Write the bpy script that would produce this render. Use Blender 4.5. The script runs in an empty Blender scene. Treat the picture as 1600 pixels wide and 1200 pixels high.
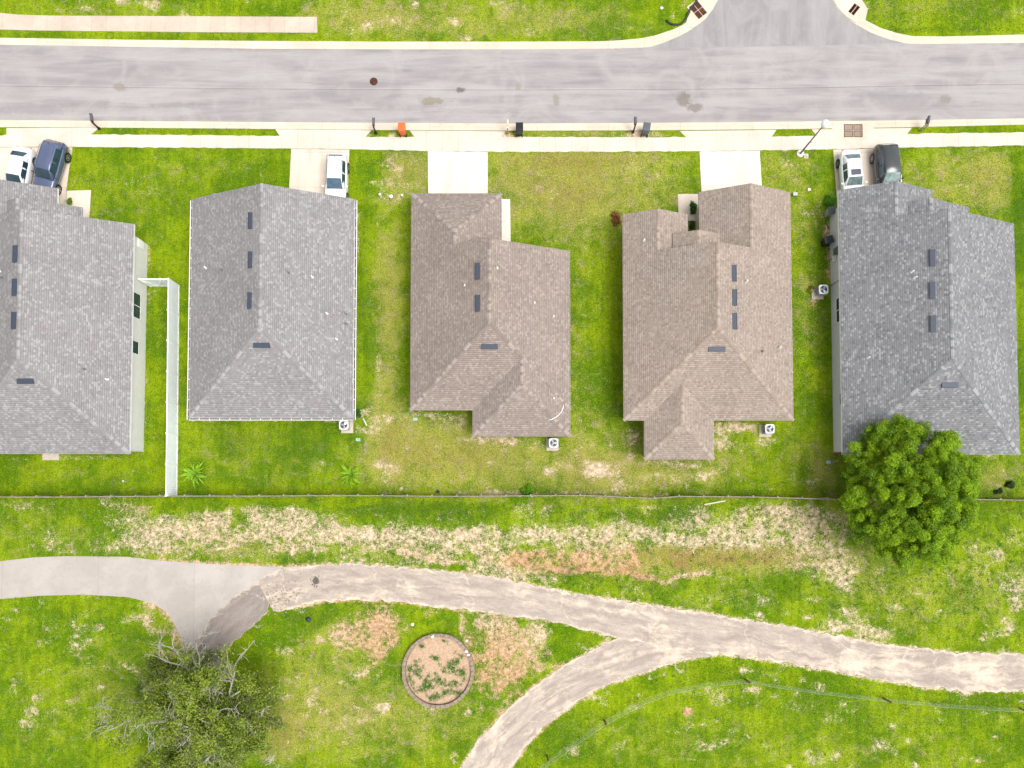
import bpy, bmesh, math, random
import numpy as np
from mathutils import Vector, Matrix, noise as mnoise
from mathutils.bvhtree import BVHTree

random.seed(7); rng = np.random.default_rng(7)
R = math.radians
S = bpy.context.scene
COL = S.collection

# ------------------------------------------------------------------ camera
H = 57.2; FPX = 1070.0; TILT = math.atan(FPX/31000.0); CX, CY = 800.0, 748.0
cam_d = bpy.data.cameras.new("camera"); cam = bpy.data.objects.new("camera", cam_d); COL.objects.link(cam)
cam_d.sensor_fit = 'HORIZONTAL'; cam_d.sensor_width = 36.0
cam_d.lens = 36.0*FPX/1600.0
cam_d.shift_y = (CY-600.0)/1600.0
cam_d.clip_start = 0.5; cam_d.clip_end = 3000
cam.location = (0, 0, H); cam.rotation_euler = (TILT, 0, 0)
S.camera = cam

# ------------------------------------------------------------------ light
SUN_DIR = Vector((0.60, -0.26, 1.45)).normalized()
world = bpy.data.worlds.new("World"); S.world = world; world.use_nodes = True
wn = world.node_tree.nodes; wl = world.node_tree.links
wn.clear()
wo = wn.new('ShaderNodeOutputWorld'); wb = wn.new('ShaderNodeBackground'); ws = wn.new('ShaderNodeTexSky')
wh = wn.new('ShaderNodeHueSaturation')
ws.sky_type = 'NISHITA'; ws.sun_disc = False
ws.sun_elevation = math.asin(SUN_DIR.z); ws.sun_rotation = math.atan2(SUN_DIR.x, SUN_DIR.y)
ws.dust_density = 4.0; ws.air_density = 1.0
wh.inputs['Saturation'].default_value = 0.18
wl.new(ws.outputs[0], wh.inputs['Color']); wl.new(wh.outputs[0], wb.inputs[0]); wl.new(wb.outputs[0], wo.inputs[0])
wb.inputs[1].default_value = 0.145
sd = bpy.data.lights.new("sun", 'SUN'); sd.energy = 1.0; sd.angle = R(34); sd.color = (1.0, 0.965, 0.91)
so = bpy.data.objects.new("sun", sd); COL.objects.link(so)
so.rotation_euler = SUN_DIR.to_track_quat('Z', 'Y').to_euler(); so.location = (0, 0, 80)
S.view_settings.view_transform = 'Standard'; S.view_settings.look = 'None'
S.view_settings.exposure = 0.84; S.view_settings.gamma = 1.0
S.render.engine = 'CYCLES'

# ------------------------------------------------------------------ pixel <-> place
_f = Vector((0, math.sin(TILT), -math.cos(TILT))); _u = Vector((0, math.cos(TILT), math.sin(TILT)))
def ray(px, py):
    return _f + Vector((1, 0, 0))*((px-CX)/FPX) + _u*((CY-py)/FPX)
def P(px, py, z=0.0):
    d = ray(px, py); t = (z-H)/d.z
    return Vector((d.x*t, d.y*t, z))
def P2(px, py, z=0.0):
    v = P(px, py, z); return (v.x, v.y)
def proj(X, Y):
    """ground points (arrays, z=0) to photo pixels"""
    f = Y*math.sin(TILT) + H*math.cos(TILT); u = Y*math.cos(TILT) - H*math.sin(TILT)
    return CX + FPX*X/f, CY - FPX*u/f

# ------------------------------------------------------------------ tagging
def tag(o, label=None, cat=None, group=None, kind=None):
    if label: o['label'] = label
    if cat: o['category'] = cat
    if group: o['group'] = group
    if kind: o['kind'] = kind
    return o
def empty(name, loc, label, cat, group=None, rz=0):
    o = bpy.data.objects.new(name, None); COL.objects.link(o); o.location = loc; o.rotation_euler = (0, 0, rz)
    o.empty_display_size = 0.2
    return tag(o, label, cat, group)
def link(name, me, mat=None, parent=None):
    o = bpy.data.objects.new(name, me); COL.objects.link(o)
    if mat is not None:
        me.materials.clear(); me.materials.append(mat)
    if parent is not None: o.parent = parent
    return o

class MB:
    """collects shapes into one mesh"""
    def __init__(s): s.v = []; s.f = []; s.uv = None; s.sm = []
    def add(s, vs, fs, M=None, smooth=False):
        b = len(s.v)
        for p in vs:
            p = Vector(p)
            s.v.append(M @ p if M is not None else p)
        for f in fs: s.f.append(tuple(i+b for i in f)); s.sm.append(smooth)
        return s
    def box(s, x0, x1, y0, y1, z0, z1, M=None):
        vs = [(x0,y0,z0),(x1,y0,z0),(x1,y1,z0),(x0,y1,z0),(x0,y0,z1),(x1,y0,z1),(x1,y1,z1),(x0,y1,z1)]
        return s.add(vs, [(3,2,1,0),(4,5,6,7),(0,1,5,4),(1,2,6,5),(2,3,7,6),(3,0,4,7)], M)
    def taper(s, a, b, z0, z1, M=None):
        vs = [(a[0],a[2],z0),(a[1],a[2],z0),(a[1],a[3],z0),(a[0],a[3],z0),(b[0],b[2],z1),(b[1],b[2],z1),(b[1],b[3],z1),(b[0],b[3],z1)]
        return s.add(vs, [(3,2,1,0),(4,5,6,7),(0,1,5,4),(1,2,6,5),(2,3,7,6),(3,0,4,7)], M)
    def prism(s, pts, z0, z1, M=None):
        n = len(pts)
        ar = sum(pts[i][0]*pts[(i+1)%n][1]-pts[(i+1)%n][0]*pts[i][1] for i in range(n))
        if ar < 0: pts = pts[::-1]
        vs = [(p[0],p[1],z0) for p in pts]+[(p[0],p[1],z1) for p in pts]
        fs = [tuple(range(n-1,-1,-1)), tuple(range(n,2*n))]+[(i,(i+1)%n,n+(i+1)%n,n+i) for i in range(n)]
        return s.add(vs, fs, M)
    def tube(s, pts, r, n=8, M=None, caps=True):
        pts = [Vector(p) for p in pts]
        rs = r if isinstance(r, (list, tuple)) else [r]*len(pts)
        vs = []; fs = []
        up0 = None
        for i, p in enumerate(pts):
            d = (pts[min(i+1,len(pts)-1)]-pts[max(i-1,0)])
            d = d.normalized() if d.length > 1e-9 else Vector((0,0,1))
            a = Vector((0,0,1)) if abs(d.z) < .9 else Vector((1,0,0))
            e1 = d.cross(a).normalized(); e2 = d.cross(e1)
            if up0 is not None and e1.dot(up0) < 0: e1 = -e1; e2 = -e2
            up0 = e1
            for k in range(n):
                t = 2*math.pi*k/n
                vs.append(p+e1*(rs[i]*math.cos(t))+e2*(rs[i]*math.sin(t)))
        for i in range(len(pts)-1):
            for k in range(n):
                fs.append((i*n+k, i*n+(k+1)%n, (i+1)*n+(k+1)%n, (i+1)*n+k))
        if caps:
            fs.append(tuple(range(n-1,-1,-1))); fs.append(tuple(range((len(pts)-1)*n, len(pts)*n)))
        return s.add(vs, fs, M, smooth=True)
    def cyl(s, c, r, z0, z1, n=20, M=None, r1=None):
        r1 = r if r1 is None else r1
        vs = [(c[0]+r*math.cos(2*math.pi*k/n), c[1]+r*math.sin(2*math.pi*k/n), z0) for k in range(n)]
        vs += [(c[0]+r1*math.cos(2*math.pi*k/n), c[1]+r1*math.sin(2*math.pi*k/n), z1) for k in range(n)]
        fs = [tuple(range(n-1,-1,-1)), tuple(range(n,2*n))]+[(i,(i+1)%n,n+(i+1)%n,n+i) for i in range(n)]
        return s.add(vs, fs, M)
    def ring(s, c, r0, r1, z0, z1, n=40, M=None, jit=0):
        vs = []; fs = []
        for k in range(n):
            t = 2*math.pi*k/n; j = 1+jit*math.sin(3*t+1)+jit*.6*math.sin(5*t)
            for (rr, zz) in ((r0,z0),(r1,z0),(r1,z1),(r0,z1)):
                vs.append((c[0]+rr*j*math.cos(t), c[1]+rr*j*math.sin(t), zz))
        for k in range(n):
            a = 4*k; b = 4*((k+1)%n)
            for i in range(4): fs.append((a+i, b+i, b+(i+1)%4, a+(i+1)%4))
        return s.add(vs, fs, M)
    def rbox(s, x0, x1, y0, y1, z0, z1, r=.05, n=4, M=None):
        pts = []
        for (cx, cy, a0) in ((x1-r,y1-r,0),(x0+r,y1-r,90),(x0+r,y0+r,180),(x1-r,y0+r,270)):
            for k in range(n+1):
                a = R(a0+90*k/n); pts.append((cx+r*math.cos(a), cy+r*math.sin(a)))
        return s.prism(pts, z0, z1, M)
    def loft(s, rings, closed=True, caps=True, M=None, smooth=True):
        n = len(rings[0]); vs = [p for r in rings for p in r]; fs = []
        for i in range(len(rings)-1):
            for k in range(n if closed else n-1):
                fs.append((i*n+k, i*n+(k+1)%n, (i+1)*n+(k+1)%n, (i+1)*n+k))
        if caps and closed:
            fs.append(tuple(range(n-1,-1,-1))); fs.append(tuple(range((len(rings)-1)*n, len(rings)*n)))
        return s.add(vs, fs, M, smooth)
    def mesh(s, name, bevel=0):
        me = bpy.data.meshes.new(name); me.from_pydata([tuple(v) for v in s.v], [], s.f)
        me.polygons.foreach_set('use_smooth', s.sm)
        bm = bmesh.new(); bm.from_mesh(me)
        bmesh.ops.recalc_face_normals(bm, faces=bm.faces[:])
        if bevel:
            es = [e for e in bm.edges if len(e.link_faces) == 2 and e.calc_face_angle(0) > .6]
            bmesh.ops.bevel(bm, geom=es, offset=bevel, segments=2, affect='EDGES', clamp_overlap=True)
        bm.to_mesh(me); bm.free(); me.update()
        return me
    def build(s, name, mat, parent=None, bevel=0):
        return link(name, s.mesh(name, bevel), mat, parent)

# ------------------------------------------------------------------ materials
class NT:
    def __init__(s, name):
        s.m = bpy.data.materials.new(name); s.m.use_nodes = True
        s.t = s.m.node_tree; s.n = s.t.nodes; s.l = s.t.links
        s.b = s.n['Principled BSDF']
    def _set(s, sock, v):
        if isinstance(v, bpy.types.NodeSocket): s.l.new(v, sock)
        elif v is not None:
            if hasattr(sock, 'default_value'):
                if isinstance(v, (tuple, list)) and len(v) == 3 and len(sock.default_value) == 4: v = (*v, 1)
                sock.default_value = v
    def pos(s): 
        g = s.n.new('ShaderNodeNewGeometry'); return g.outputs['Position']
    def obj(s):
        g = s.n.new('ShaderNodeTexCoord'); return g.outputs['Object']
    def uv(s):
        g = s.n.new('ShaderNodeTexCoord'); return g.outputs['UV']
    def attr(s, name):
        g = s.n.new('ShaderNodeAttribute'); g.attribute_name = name; return g
    def sep(s, v):
        g = s.n.new('ShaderNodeSeparateXYZ'); s._set(g.inputs[0], v); return g.outputs
    def sepc(s, v):
        g = s.n.new('ShaderNodeSeparateColor'); s._set(g.inputs[0], v); return g.outputs
    def comb(s, x, y, z=0.0):
        g = s.n.new('ShaderNodeCombineXYZ'); s._set(g.inputs[0], x); s._set(g.inputs[1], y); s._set(g.inputs[2], z); return g.outputs[0]
    def scale(s, v, sc):
        g = s.n.new('ShaderNodeMapping'); s._set(g.inputs[0], v); g.inputs['Scale'].default_value = sc; return g.outputs[0]
    def noise(s, v, scale, detail=3, rough=.6, dist=0, w=None):
        g = s.n.new('ShaderNodeTexNoise'); s._set(g.inputs['Vector'], v)
        g.inputs['Scale'].default_value = scale; g.inputs['Detail'].default_value = detail
        g.inputs['Roughness'].default_value = rough; g.inputs['Distortion'].default_value = dist
        return g.outputs['Fac']
    def vor(s, v, scale, feat='F1', out='Distance'):
        g = s.n.new('ShaderNodeTexVoronoi'); g.feature = feat; s._set(g.inputs['Vector'], v); g.inputs['Scale'].default_value = scale
        return g.outputs[out]
    def white(s, v):
        g = s.n.new('ShaderNodeTexWhiteNoise'); g.noise_dimensions = '3D'; s._set(g.inputs['Vector'], v); return g.outputs['Value']
    def math(s, op, a, b=None, c=None):
        g = s.n.new('ShaderNodeMath'); g.operation = op; s._set(g.inputs[0], a)
        if b is not None: s._set(g.inputs[1], b)
        if c is not None: s._set(g.inputs[2], c)
        return g.outputs[0]
    def ss(s, v, lo, hi, a=0.0, b=1.0):
        g = s.n.new('ShaderNodeMapRange'); g.interpolation_type = 'SMOOTHSTEP'
        s._set(g.inputs[0], v); s._set(g.inputs[1], lo); s._set(g.inputs[2], hi); g.inputs[3].default_value = a; g.inputs[4].default_value = b
        return g.outputs[0]
    def mix(s, f, a, b, mode='MIX'):
        g = s.n.new('ShaderNodeMix'); g.data_type = 'RGBA'; g.blend_type = mode
        s._set(g.inputs[0], f); s._set(g.inputs[6], a); s._set(g.inputs[7], b); return g.outputs[2]
    def mul(s, c, f):   # multiply colour by scalar
        g = s.n.new('ShaderNodeVectorMath'); g.operation = 'SCALE'; s._set(g.inputs[0], c); s._set(g.inputs[3], f); return g.outputs[0]
    def bump(s, h, strength=.3, dist=.02):
        g = s.n.new('ShaderNodeBump'); g.inputs['Strength'].default_value = strength; g.inputs['Distance'].default_value = dist
        s._set(g.inputs['Height'], h); s.l.new(g.outputs[0], s.b.inputs['Normal'])
    def out(s, col, rough=.8, metal=0, spec=None):
        s._set(s.b.inputs['Base Color'], col); s._set(s.b.inputs['Roughness'], rough); s.b.inputs['Metallic'].default_value = metal
        if spec is not None: s.b.inputs['Specular IOR Level'].default_value = spec
        return s.m

_mc = {}
def M(name, col, rough=.6, var=.12, sc=4, metal=0, spec=.4, bump=0, coat=0, grime=None):
    if name in _mc: return _mc[name]
    t = NT(name); p = t.obj()
    n = t.noise(p, sc, 4); c = t.mul(col, t.ss(n, .2, .8, 1-var, 1+var))
    if grime: c = t.mix(t.ss(t.noise(p, sc*.6, 5), .5, .8), c, grime)
    t.out(c, rough, metal, spec)
    if coat: t.b.inputs['Coat Weight'].default_value = coat; t.b.inputs['Coat Roughness'].default_value = .05
    if bump: t.bump(t.noise(p, sc*6, 4), bump, .01)
    _mc[name] = t.m; return t.m

# ground ------------------------------------------------------------
def mat_ground():
    t = NT('lawn_and_soil'); p = t.pos()
    A = t.attr('paint'); r, g, b = t.sepc(A.outputs['Color'])[:3]; a = A.outputs['Alpha']
    n1 = t.noise(p, .16, 4, .55); n2 = t.noise(p, .75, 4, .6, .6); n3 = t.noise(p, 3.2, 3, .65); n4 = t.noise(p, 9.5, 2, .7); n5 = t.noise(p, 24, 1, .5)
    lush = (.080, .160, .003); lime = (.195, .275, .004); dry = (.335, .292, .080); deep = (.036, .094, .006)
    c = t.mix(t.ss(t.math('ADD', n1, t.math('MULTIPLY', t.math('SUBTRACT', n2, .5), .7)), .36, .66), lush, lime)
    c = t.mix(t.ss(n3, .50, .72, 0, .65), c, lime)
    c = t.mix(t.ss(n3, .48, .25, 0, .5), c, lush)
    # faint mowing and wheel lines up and down the yards
    mw = t.noise(t.scale(p, (1, .07, 1)), 2.4, 4, .65, .3); c = t.mul(c, t.ss(mw, .36, .64, .90, 1.10))
    # yellowing
    dr = t.math('ADD', a, t.math('MULTIPLY', t.math('SUBTRACT', n2, .5), .9)); dr = t.math('ADD', dr, t.math('MULTIPLY', t.math('SUBTRACT', n4, .5), .5))
    c = t.mix(t.ss(dr, .35, 1.05, 0, .85), c, dry)
    # thatch showing brownish-mauve in dry lawn
    th = t.math('MULTIPLY', t.ss(t.noise(p, 1.0, 6, .75, .5), .50, .68), t.ss(a, .10, .65))
    c = t.mix(t.math('MULTIPLY', th, .85), c, t.mix(t.ss(n3, .35, .65), (.255, .185, .105), (.36, .30, .17)))
    th2 = t.math('MULTIPLY', t.ss(t.noise(p, 2.1, 6, .82, .3), .555, .66), t.ss(t.noise(p, .28, 4, .6, .5), .40, .60))
    c = t.mix(t.math('MULTIPLY', th2, .62), c, (.34, .295, .17))
    dk = t.ss(t.noise(p, 1.5, 5, .7, .4), .52, .68, 0, .55); c = t.mix(dk, c, lush)
    # bracken-brown growth where the lawn has died right off
    bz = t.ss(t.math('ADD', a, t.math('MULTIPLY', t.math('SUBTRACT', n3, .5), .7)), .72, 1.0, 0, .75); c = t.mix(bz, c, t.mix(t.ss(n2, .42, .6), (.235, .150, .055), (.175, .19, .012)))
    # lush tone
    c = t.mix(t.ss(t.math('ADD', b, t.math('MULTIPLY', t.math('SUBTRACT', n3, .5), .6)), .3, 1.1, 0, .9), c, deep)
    # blade grain
    gr = t.math('ADD', t.math('MULTIPLY', n4, .6), t.math('MULTIPLY', n5, .4))
    c = t.mul(c, t.ss(gr, .32, .68, .60, 1.40))
    # pale straw flecks
    fl = t.math('MULTIPLY', t.ss(t.noise(p, 13, 3, .8), .60, .70), t.ss(t.noise(p, .45, 5, .65), .44, .62))
    c = t.mix(t.math('MULTIPLY', fl, .55), c, (.50, .45, .28))
    # soil
    s1 = t.mix(t.ss(n3, .35, .7), (.50, .37, .245), (.69, .55, .40))
    s2 = t.mix(t.ss(n3, .3, .7), (.43, .215, .115), (.57, .345, .20))
    soil = t.mix(g, s1, s2)
    soil = t.mul(soil, t.ss(t.noise(p, 7, 4, .75), .3, .72, .74, 1.16))
    soil = t.mix(t.ss(n4, .58, .68, 0, .7), soil, (.20, .19, .045))
    soil = t.mul(soil, t.ss(t.noise(p, .8, 5, .7), .35, .65, .88, 1.10))
    m = t.math('ADD', r, t.math('MULTIPLY', t.math('SUBTRACT', n3, .5), .8))
    m = t.math('ADD', m, t.math('MULTIPLY', t.math('SUBTRACT', n4, .5), 1.35))
    m = t.math('ADD', m, t.math('MULTIPLY', t.math('SUBTRACT', t.noise(p, .95, 6, .75, .4), .5), 1.8))
    mk = t.ss(m, .38, .98)
    mk = t.math('MULTIPLY', mk, t.ss(r, .04, .22))
    c = t.mix(mk, c, soil)
    t.bump(t.math('ADD', t.math('MULTIPLY', n4, .6), n5), .7, .05)
    return t.out(c, .95, 0, .05)
def mat_road():
    t = NT('asphalt_road'); p = t.pos(); u = t.uv(); uo = t.sep(u)
    st = t.scale(p, (.12, 1.1, 1)); n1 = t.noise(st, .9, 5, .62, .3); n2 = t.noise(p, .35, 5, .6, 1.2); n3 = t.noise(p, 11, 4, .75)
    st2 = t.scale(p, (.10, .9, 1)); n4 = t.noise(st2, 2.1, 4, .6, .5)
    c = t.mix(t.ss(n1, .3, .7), (.245, .226, .226), (.345, .325, .318))
    c = t.mix(t.ss(n2, .4, .72, 0, .6), c, (.365, .345, .328))
    c = t.mix(t.ss(n4, .56, .75, 0, .45), c, (.20, .186, .192))
    c = t.mul(c, t.ss(n3, .25, .75, .93, 1.06))
    # paving seam across the lanes and a faint second one
    for v0, w, dk in ((.545, .010, .74), (.532, .008, 1.13), (.30, .004, .93), (.80, .006, .90)):
        d = t.math('ABSOLUTE', t.math('SUBTRACT', uo[1], v0))
        d = t.math('ADD', d, t.math('MULTIPLY', t.math('SUBTRACT', n1, .5), .004))
        c = t.mul(c, t.ss(d, 0.0, w, dk, 1.0))
    for (px, py, rx, ry, col, am) in ((675,158,20,7,(.21,.185,.125),.75),(719,141,7,5,(.11,.10,.095),.8),(869,156,7,10,(.21,.19,.15),.6),
            (809,135,5,7,(.22,.20,.16),.5),(1068,155,12,13,(.17,.15,.125),.75),(1085,168,14,8,(.17,.15,.125),.7),(188,136,12,7,(.22,.19,.15),.6),(1476,156,11,8,(.20,.185,.15),.6),
            (275,164,50,4,(.18,.17,.17),.4),(1395,150,60,10,(.235,.22,.22),.5),(60,170,60,10,(.23,.21,.21),.4)):
        q = P(px, py); sc = FPX/H
        d = t.n.new('ShaderNodeVectorMath'); d.operation = 'SUBTRACT'; t.l.new(p, d.inputs[0]); d.inputs[1].default_value = (q.x, q.y, 0)
        e = t.n.new('ShaderNodeVectorMath'); e.operation = 'MULTIPLY'; t.l.new(d.outputs[0], e.inputs[0]); e.inputs[1].default_value = (sc/rx, sc/ry, 0)
        L = t.n.new('ShaderNodeVectorMath'); L.operation = 'LENGTH'; t.l.new(e.outputs[0], L.inputs[0])
        dd = t.math('ADD', L.outputs['Value'], t.math('MULTIPLY', t.math('SUBTRACT', t.noise(p, 2.2, 4, .7), .5), 2.2))
        c = t.mix(t.ss(dd, 1.15, .6, 0, am), c, col)
    t.bump(n3, .25, .01)
    return t.out(c, .9, 0, .2)
def mat_sidestreet():
    t = NT('asphalt_side_street'); p = t.pos()
    st = t.scale(p, (1.0, .16, 1)); n1 = t.noise(st, .8, 5, .62, .6); n2 = t.noise(p, .45, 5, .6, 1.0); n3 = t.noise(p, 11, 4, .75)
    c = t.mix(t.ss(n1, .3, .7), (.235, .22, .222), (.31, .295, .29))
    c = t.mix(t.ss(n2, .42, .72, 0, .6), c, (.335, .32, .31))
    c = t.mul(c, t.ss(n3, .25, .75, .93, 1.06))
    t.bump(n3, .25, .01)
    return t.out(c, .9, 0, .2)
def mat_concrete(name, base=(.54, .475, .40), joint=1.37, jx=True, dirt=.3, ox=.3, warm=0):
    t = NT(name); p = t.pos(); o = t.sep(p)
    n1 = t.noise(p, .45, 5, .65, .5); n2 = t.noise(p, 3, 5, .7); n3 = t.noise(p, 18, 3, .7)
    c = t.mix(t.ss(n1, .35, .7), base, tuple(x*1.16 for x in base))
    c = t.mix(t.ss(n2, .55, .8, 0, dirt), c, tuple(x*y for x, y in zip(base, (.72, .66, .6))))
    c = t.mul(c, t.ss(n3, .3, .7, .95, 1.05))
    # tone of each poured slab
    ax = o[0] if jx else o[1]
    cell = t.math('FLOOR', t.math('ADD', t.math('DIVIDE', ax, joint), ox))
    c = t.mul(c, t.math('ADD', .955, t.math('MULTIPLY', t.white(t.comb(cell, 0.0, 0.0)), .09)))
    fr = t.math('FRACT', t.math('ADD', t.math('DIVIDE', ax, joint), ox))
    d = t.math('MULTIPLY', t.math('ABSOLUTE', t.math('SUBTRACT', fr, .5)), joint)
    strength = t.math('MULTIPLY', t.white(t.comb(cell, 3.0, 0.0)), .35)
    jl = t.math('MULTIPLY', t.ss(d, joint*.5-.035, joint*.5-.008), t.math('ADD', strength, .10))
    c = t.mix(jl, c, (.22, .18, .14))
    if not jx:
        tm = t.noise(t.scale(p, (1, .10, 1)), 1.6, 4, .6, .3); c = t.mix(t.ss(tm, .50, .72, 0, .45), c, tuple(x*.70 for x in base))
    c = t.mix(t.ss(t.noise(p, 1.1, 6, .8, .6), .60, .70, 0, .30), c, tuple(x*y for x, y in zip(base, (.66, .60, .52))))
    t.bump(n3, .15, .01)
    return t.out(c, .9, 0, .2)
def mat_path(name, dark, light, sand, sandy=.5):
    t = NT(name); p = t.pos(); u = t.uv(); uo = t.sep(u)
    uvn = t.scale(u, (1, 3.2, 1))
    n1 = t.noise(t.scale(u, (.30, 4.2, 1)), 1.3, 8, .72, .6); n2 = t.noise(p, 1.3, 6, .72, .8); n3 = t.noise(p, 9, 4, .75); n4 = t.noise(p, .3, 3, .5, .5)
    c = t.mix(t.ss(n1, .34, .66), dark, light)
    c = t.mix(t.ss(n2, .45, .72, 0, .5), c, light)
    c = t.mul(c, t.ss(n3, .25, .75, .88, 1.1))
    ed = t.math('MULTIPLY', t.math('ABSOLUTE', t.math('SUBTRACT', uo[1], .5)), 2.0)   # 0 centre, 1 edges
    e = t.math('ADD', ed, t.math('MULTIPLY', t.math('SUBTRACT', n3, .5), .45)); e = t.math('ADD', e, t.math('MULTIPLY', t.math('SUBTRACT', t.noise(p, .8, 6, .75, .6), .5), .95))
    c = t.mix(t.ss(e, .86, 1.08, 0, .85), c, sand)
    # washed sand drifts on the surface
    dr = t.math('ADD', n1, t.math('MULTIPLY', t.math('SUBTRACT', n2, .5), .8)); dr = t.math('ADD', dr, t.math('MULTIPLY', t.math('SUBTRACT', n4, .5), 1.0))
    dr = t.math('ADD', dr, t.attr('sand').outputs['Fac'])
    c = t.mix(t.ss(dr, .62-.1*sandy, 1.0, 0, .85), c, sand)
    # cracks
    wv = t.math('ADD', t.math('MULTIPLY', uo[0], .13), t.math('MULTIPLY', t.noise(t.scale(u, (.12, 1.6, 1)), 1.0, 3, .6), .55))
    cd = t.math('ABSOLUTE', t.math('SUBTRACT', t.math('FRACT', wv), .5)); cd = t.math('ADD', cd, t.math('MULTIPLY', t.math('SUBTRACT', n3, .5), .014))
    c = t.mix(t.math('MULTIPLY', t.ss(cd, .014, .003), t.ss(n2, .38, .60, 0, .5)), c, sand)
    t.bump(n3, .3, .01)
    return t.out(c, .92, 0, .15)
def mat_shingle(name, dk, md, lt, row=.155, tabw=.19, red=None):
    t = NT(name); u = t.uv(); o = t.sep(u)
    rv = t.math('DIVIDE', o[1], row); ri = t.math('FLOOR', rv); rf = t.math('FRACT', rv)
    off = t.math('MULTIPLY', t.white(t.comb(ri, 1.0, 4.0)), 3.0)
    cu = t.math('ADD', t.math('DIVIDE', o[0], tabw), off); ci = t.math('FLOOR', cu)
    w = t.white(t.comb(ci, ri, 2.0)); w2 = t.white(t.comb(ci, ri, 9.0))
    # diagonal drift in how the light tabs cluster
    diag = t.noise(t.comb(t.math('ADD', o[0], t.math('MULTIPLY', o[1], .9)), t.math('MULTIPLY', o[1], .35), 0.0), 1.9, 3, .6)
    ww = t.math('ADD', w, t.math('MULTIPLY', t.math('SUBTRACT', diag, .5), .35))
    c = t.mul(md, t.math('ADD', .93, t.math('MULTIPLY', w2, .14)))
    c = t.mix(t.ss(ww, .72, .95), c, lt)
    c = t.mix(t.ss(ww, .22, .02, 0, .8), c, dk)
    p = t.pos(); n = t.noise(p, .35, 4, .6, .3); c = t.mul(c, t.ss(n, .3, .7, .95, 1.06))
    if red: c = t.mix(t.ss(t.noise(p, .5, 3, .5), .60, .74, 0, .22), c, red)
    c = t.mul(c, t.ss(t.noise(p, 14, 3, .8), .3, .7, .88, 1.12))
    # shadow line at each course butt is darkened into the colour; bump adds thickness
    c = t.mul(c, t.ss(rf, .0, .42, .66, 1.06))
    t.bump(t.math('ADD', rf, t.math('MULTIPLY', w2, .4)), .7, .02)
    return t.out(c, .95, 0, .1)
def mat_leaf(name, c1, c2, c3=None, trans=.25):
    t = NT(name); A = t.attr('tone').outputs['Fac']; p = t.obj()
    c = t.mix(A, c1, c2)
    if c3: c = t.mix(t.ss(t.noise(p, .55, 3, .6), .52, .72, 0, .7), c, c3)
    t.out(c, .55, 0, .3)
    # leaves let some light through
    tr = t.n.new('ShaderNodeBsdfTranslucent'); t._set(tr.inputs[0], t.mul(c, 1.3)); mx = t.n.new('ShaderNodeMixShader'); mx.inputs[0].default_value = trans
    t.l.new(t.b.outputs[0], mx.inputs[1]); t.l.new(tr.outputs[0], mx.inputs[2]); t.l.new(mx.outputs[0], t.n['Material Output'].inputs[0])
    return t.m

M_GROUND = mat_ground(); M_ROAD = mat_road(); M_SIDE = mat_sidestreet()
M_WALK = mat_concrete('sidewalk_concrete'); M_WALK2 = mat_concrete('old_walk_concrete', (.46, .385, .31), 1.27, dirt=.7)
M_DRIVE = mat_concrete('driveway_concrete', (.58, .495, .41), 3.0, jx=False, dirt=.35, ox=.1)
M_DRIVEW = mat_concrete('bright_driveway_concrete', (.60, .54, .47), 3.1, jx=False, dirt=.2, ox=.35)
M_CURB = mat_concrete('curb_concrete', (.545, .465, .37), 3.05, dirt=.8)
M_APH = mat_path('worn_path_asphalt', (.30, .25, .212), (.43, .365, .305), (.64, .535, .42), .9)
M_APD = mat_path('dark_path_asphalt', (.225, .19, .168), (.30, .26, .232), (.60, .47, .35), -.6)
M_CON = mat_path('pale_path_concrete', (.34, .31, .285), (.41, .375, .345), (.60, .48, .36), -2.0)
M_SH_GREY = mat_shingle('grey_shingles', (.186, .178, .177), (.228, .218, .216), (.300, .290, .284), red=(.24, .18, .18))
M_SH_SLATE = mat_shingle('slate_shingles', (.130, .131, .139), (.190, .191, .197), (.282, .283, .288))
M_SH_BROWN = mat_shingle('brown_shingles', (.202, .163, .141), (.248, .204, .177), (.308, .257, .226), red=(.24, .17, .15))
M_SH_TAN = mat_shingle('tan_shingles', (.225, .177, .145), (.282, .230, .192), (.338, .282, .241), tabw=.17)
M_STUCCO_W = M('off_white_stucco', (.64, .63, .60), .9, .05, 2, bump=.2)
M_STUCCO_G = M('grey_stucco', (.54, .54, .57), .9, .05, 2, bump=.2)
M_STUCCO_T = M('tan_stucco', (.40, .34, .27), .9, .06, 2, bump=.2)
M_WHITE = M('white_paint', (.78, .78, .76), .5, .04, 3)
M_VINYL = M('white_vinyl', (.80, .83, .88), .35, .05, 1.5)
M_TRIM_B = M('brown_trim', (.30, .25, .21), .6, .08, 3)
M_GLASS = M('dark_glass', (.02, .035, .05), .06, .2, 1, spec=.8)
M_CARGLASS = M('car_glass', (.015, .04, .06), .05, .3, 2, spec=.9)
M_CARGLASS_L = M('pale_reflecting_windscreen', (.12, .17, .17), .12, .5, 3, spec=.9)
M_VENT = M('slate_blue_vent_metal', (.040, .050, .075), .5, .15, 5)
M_PVC = M('white_pipe', (.72, .72, .70), .45, .05, 4)
M_LEAD = M('grey_pipe_boot', (.16, .16, .17), .6, .1, 6)
M_BLACK = M('black_plastic', (.012, .012, .015), .4, .2, 5)
M_DGREY = M('dark_grey_plastic', (.085, .095, .11), .5, .15, 5)
M_ORANGE = M('orange_plastic', (.72, .13, .03), .5, .1, 5)
M_RUST = M('rusty_iron', (.080, .032, .022), .85, .3, 6, spec=.1, grime=(.11, .06, .045))
M_STEEL = M('galvanised_steel', (.42, .42, .43), .45, .1, 6, metal=.6)
M_POLE = M('weathered_grey_pole', (.17, .145, .13), .7, .15, 4)
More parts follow.
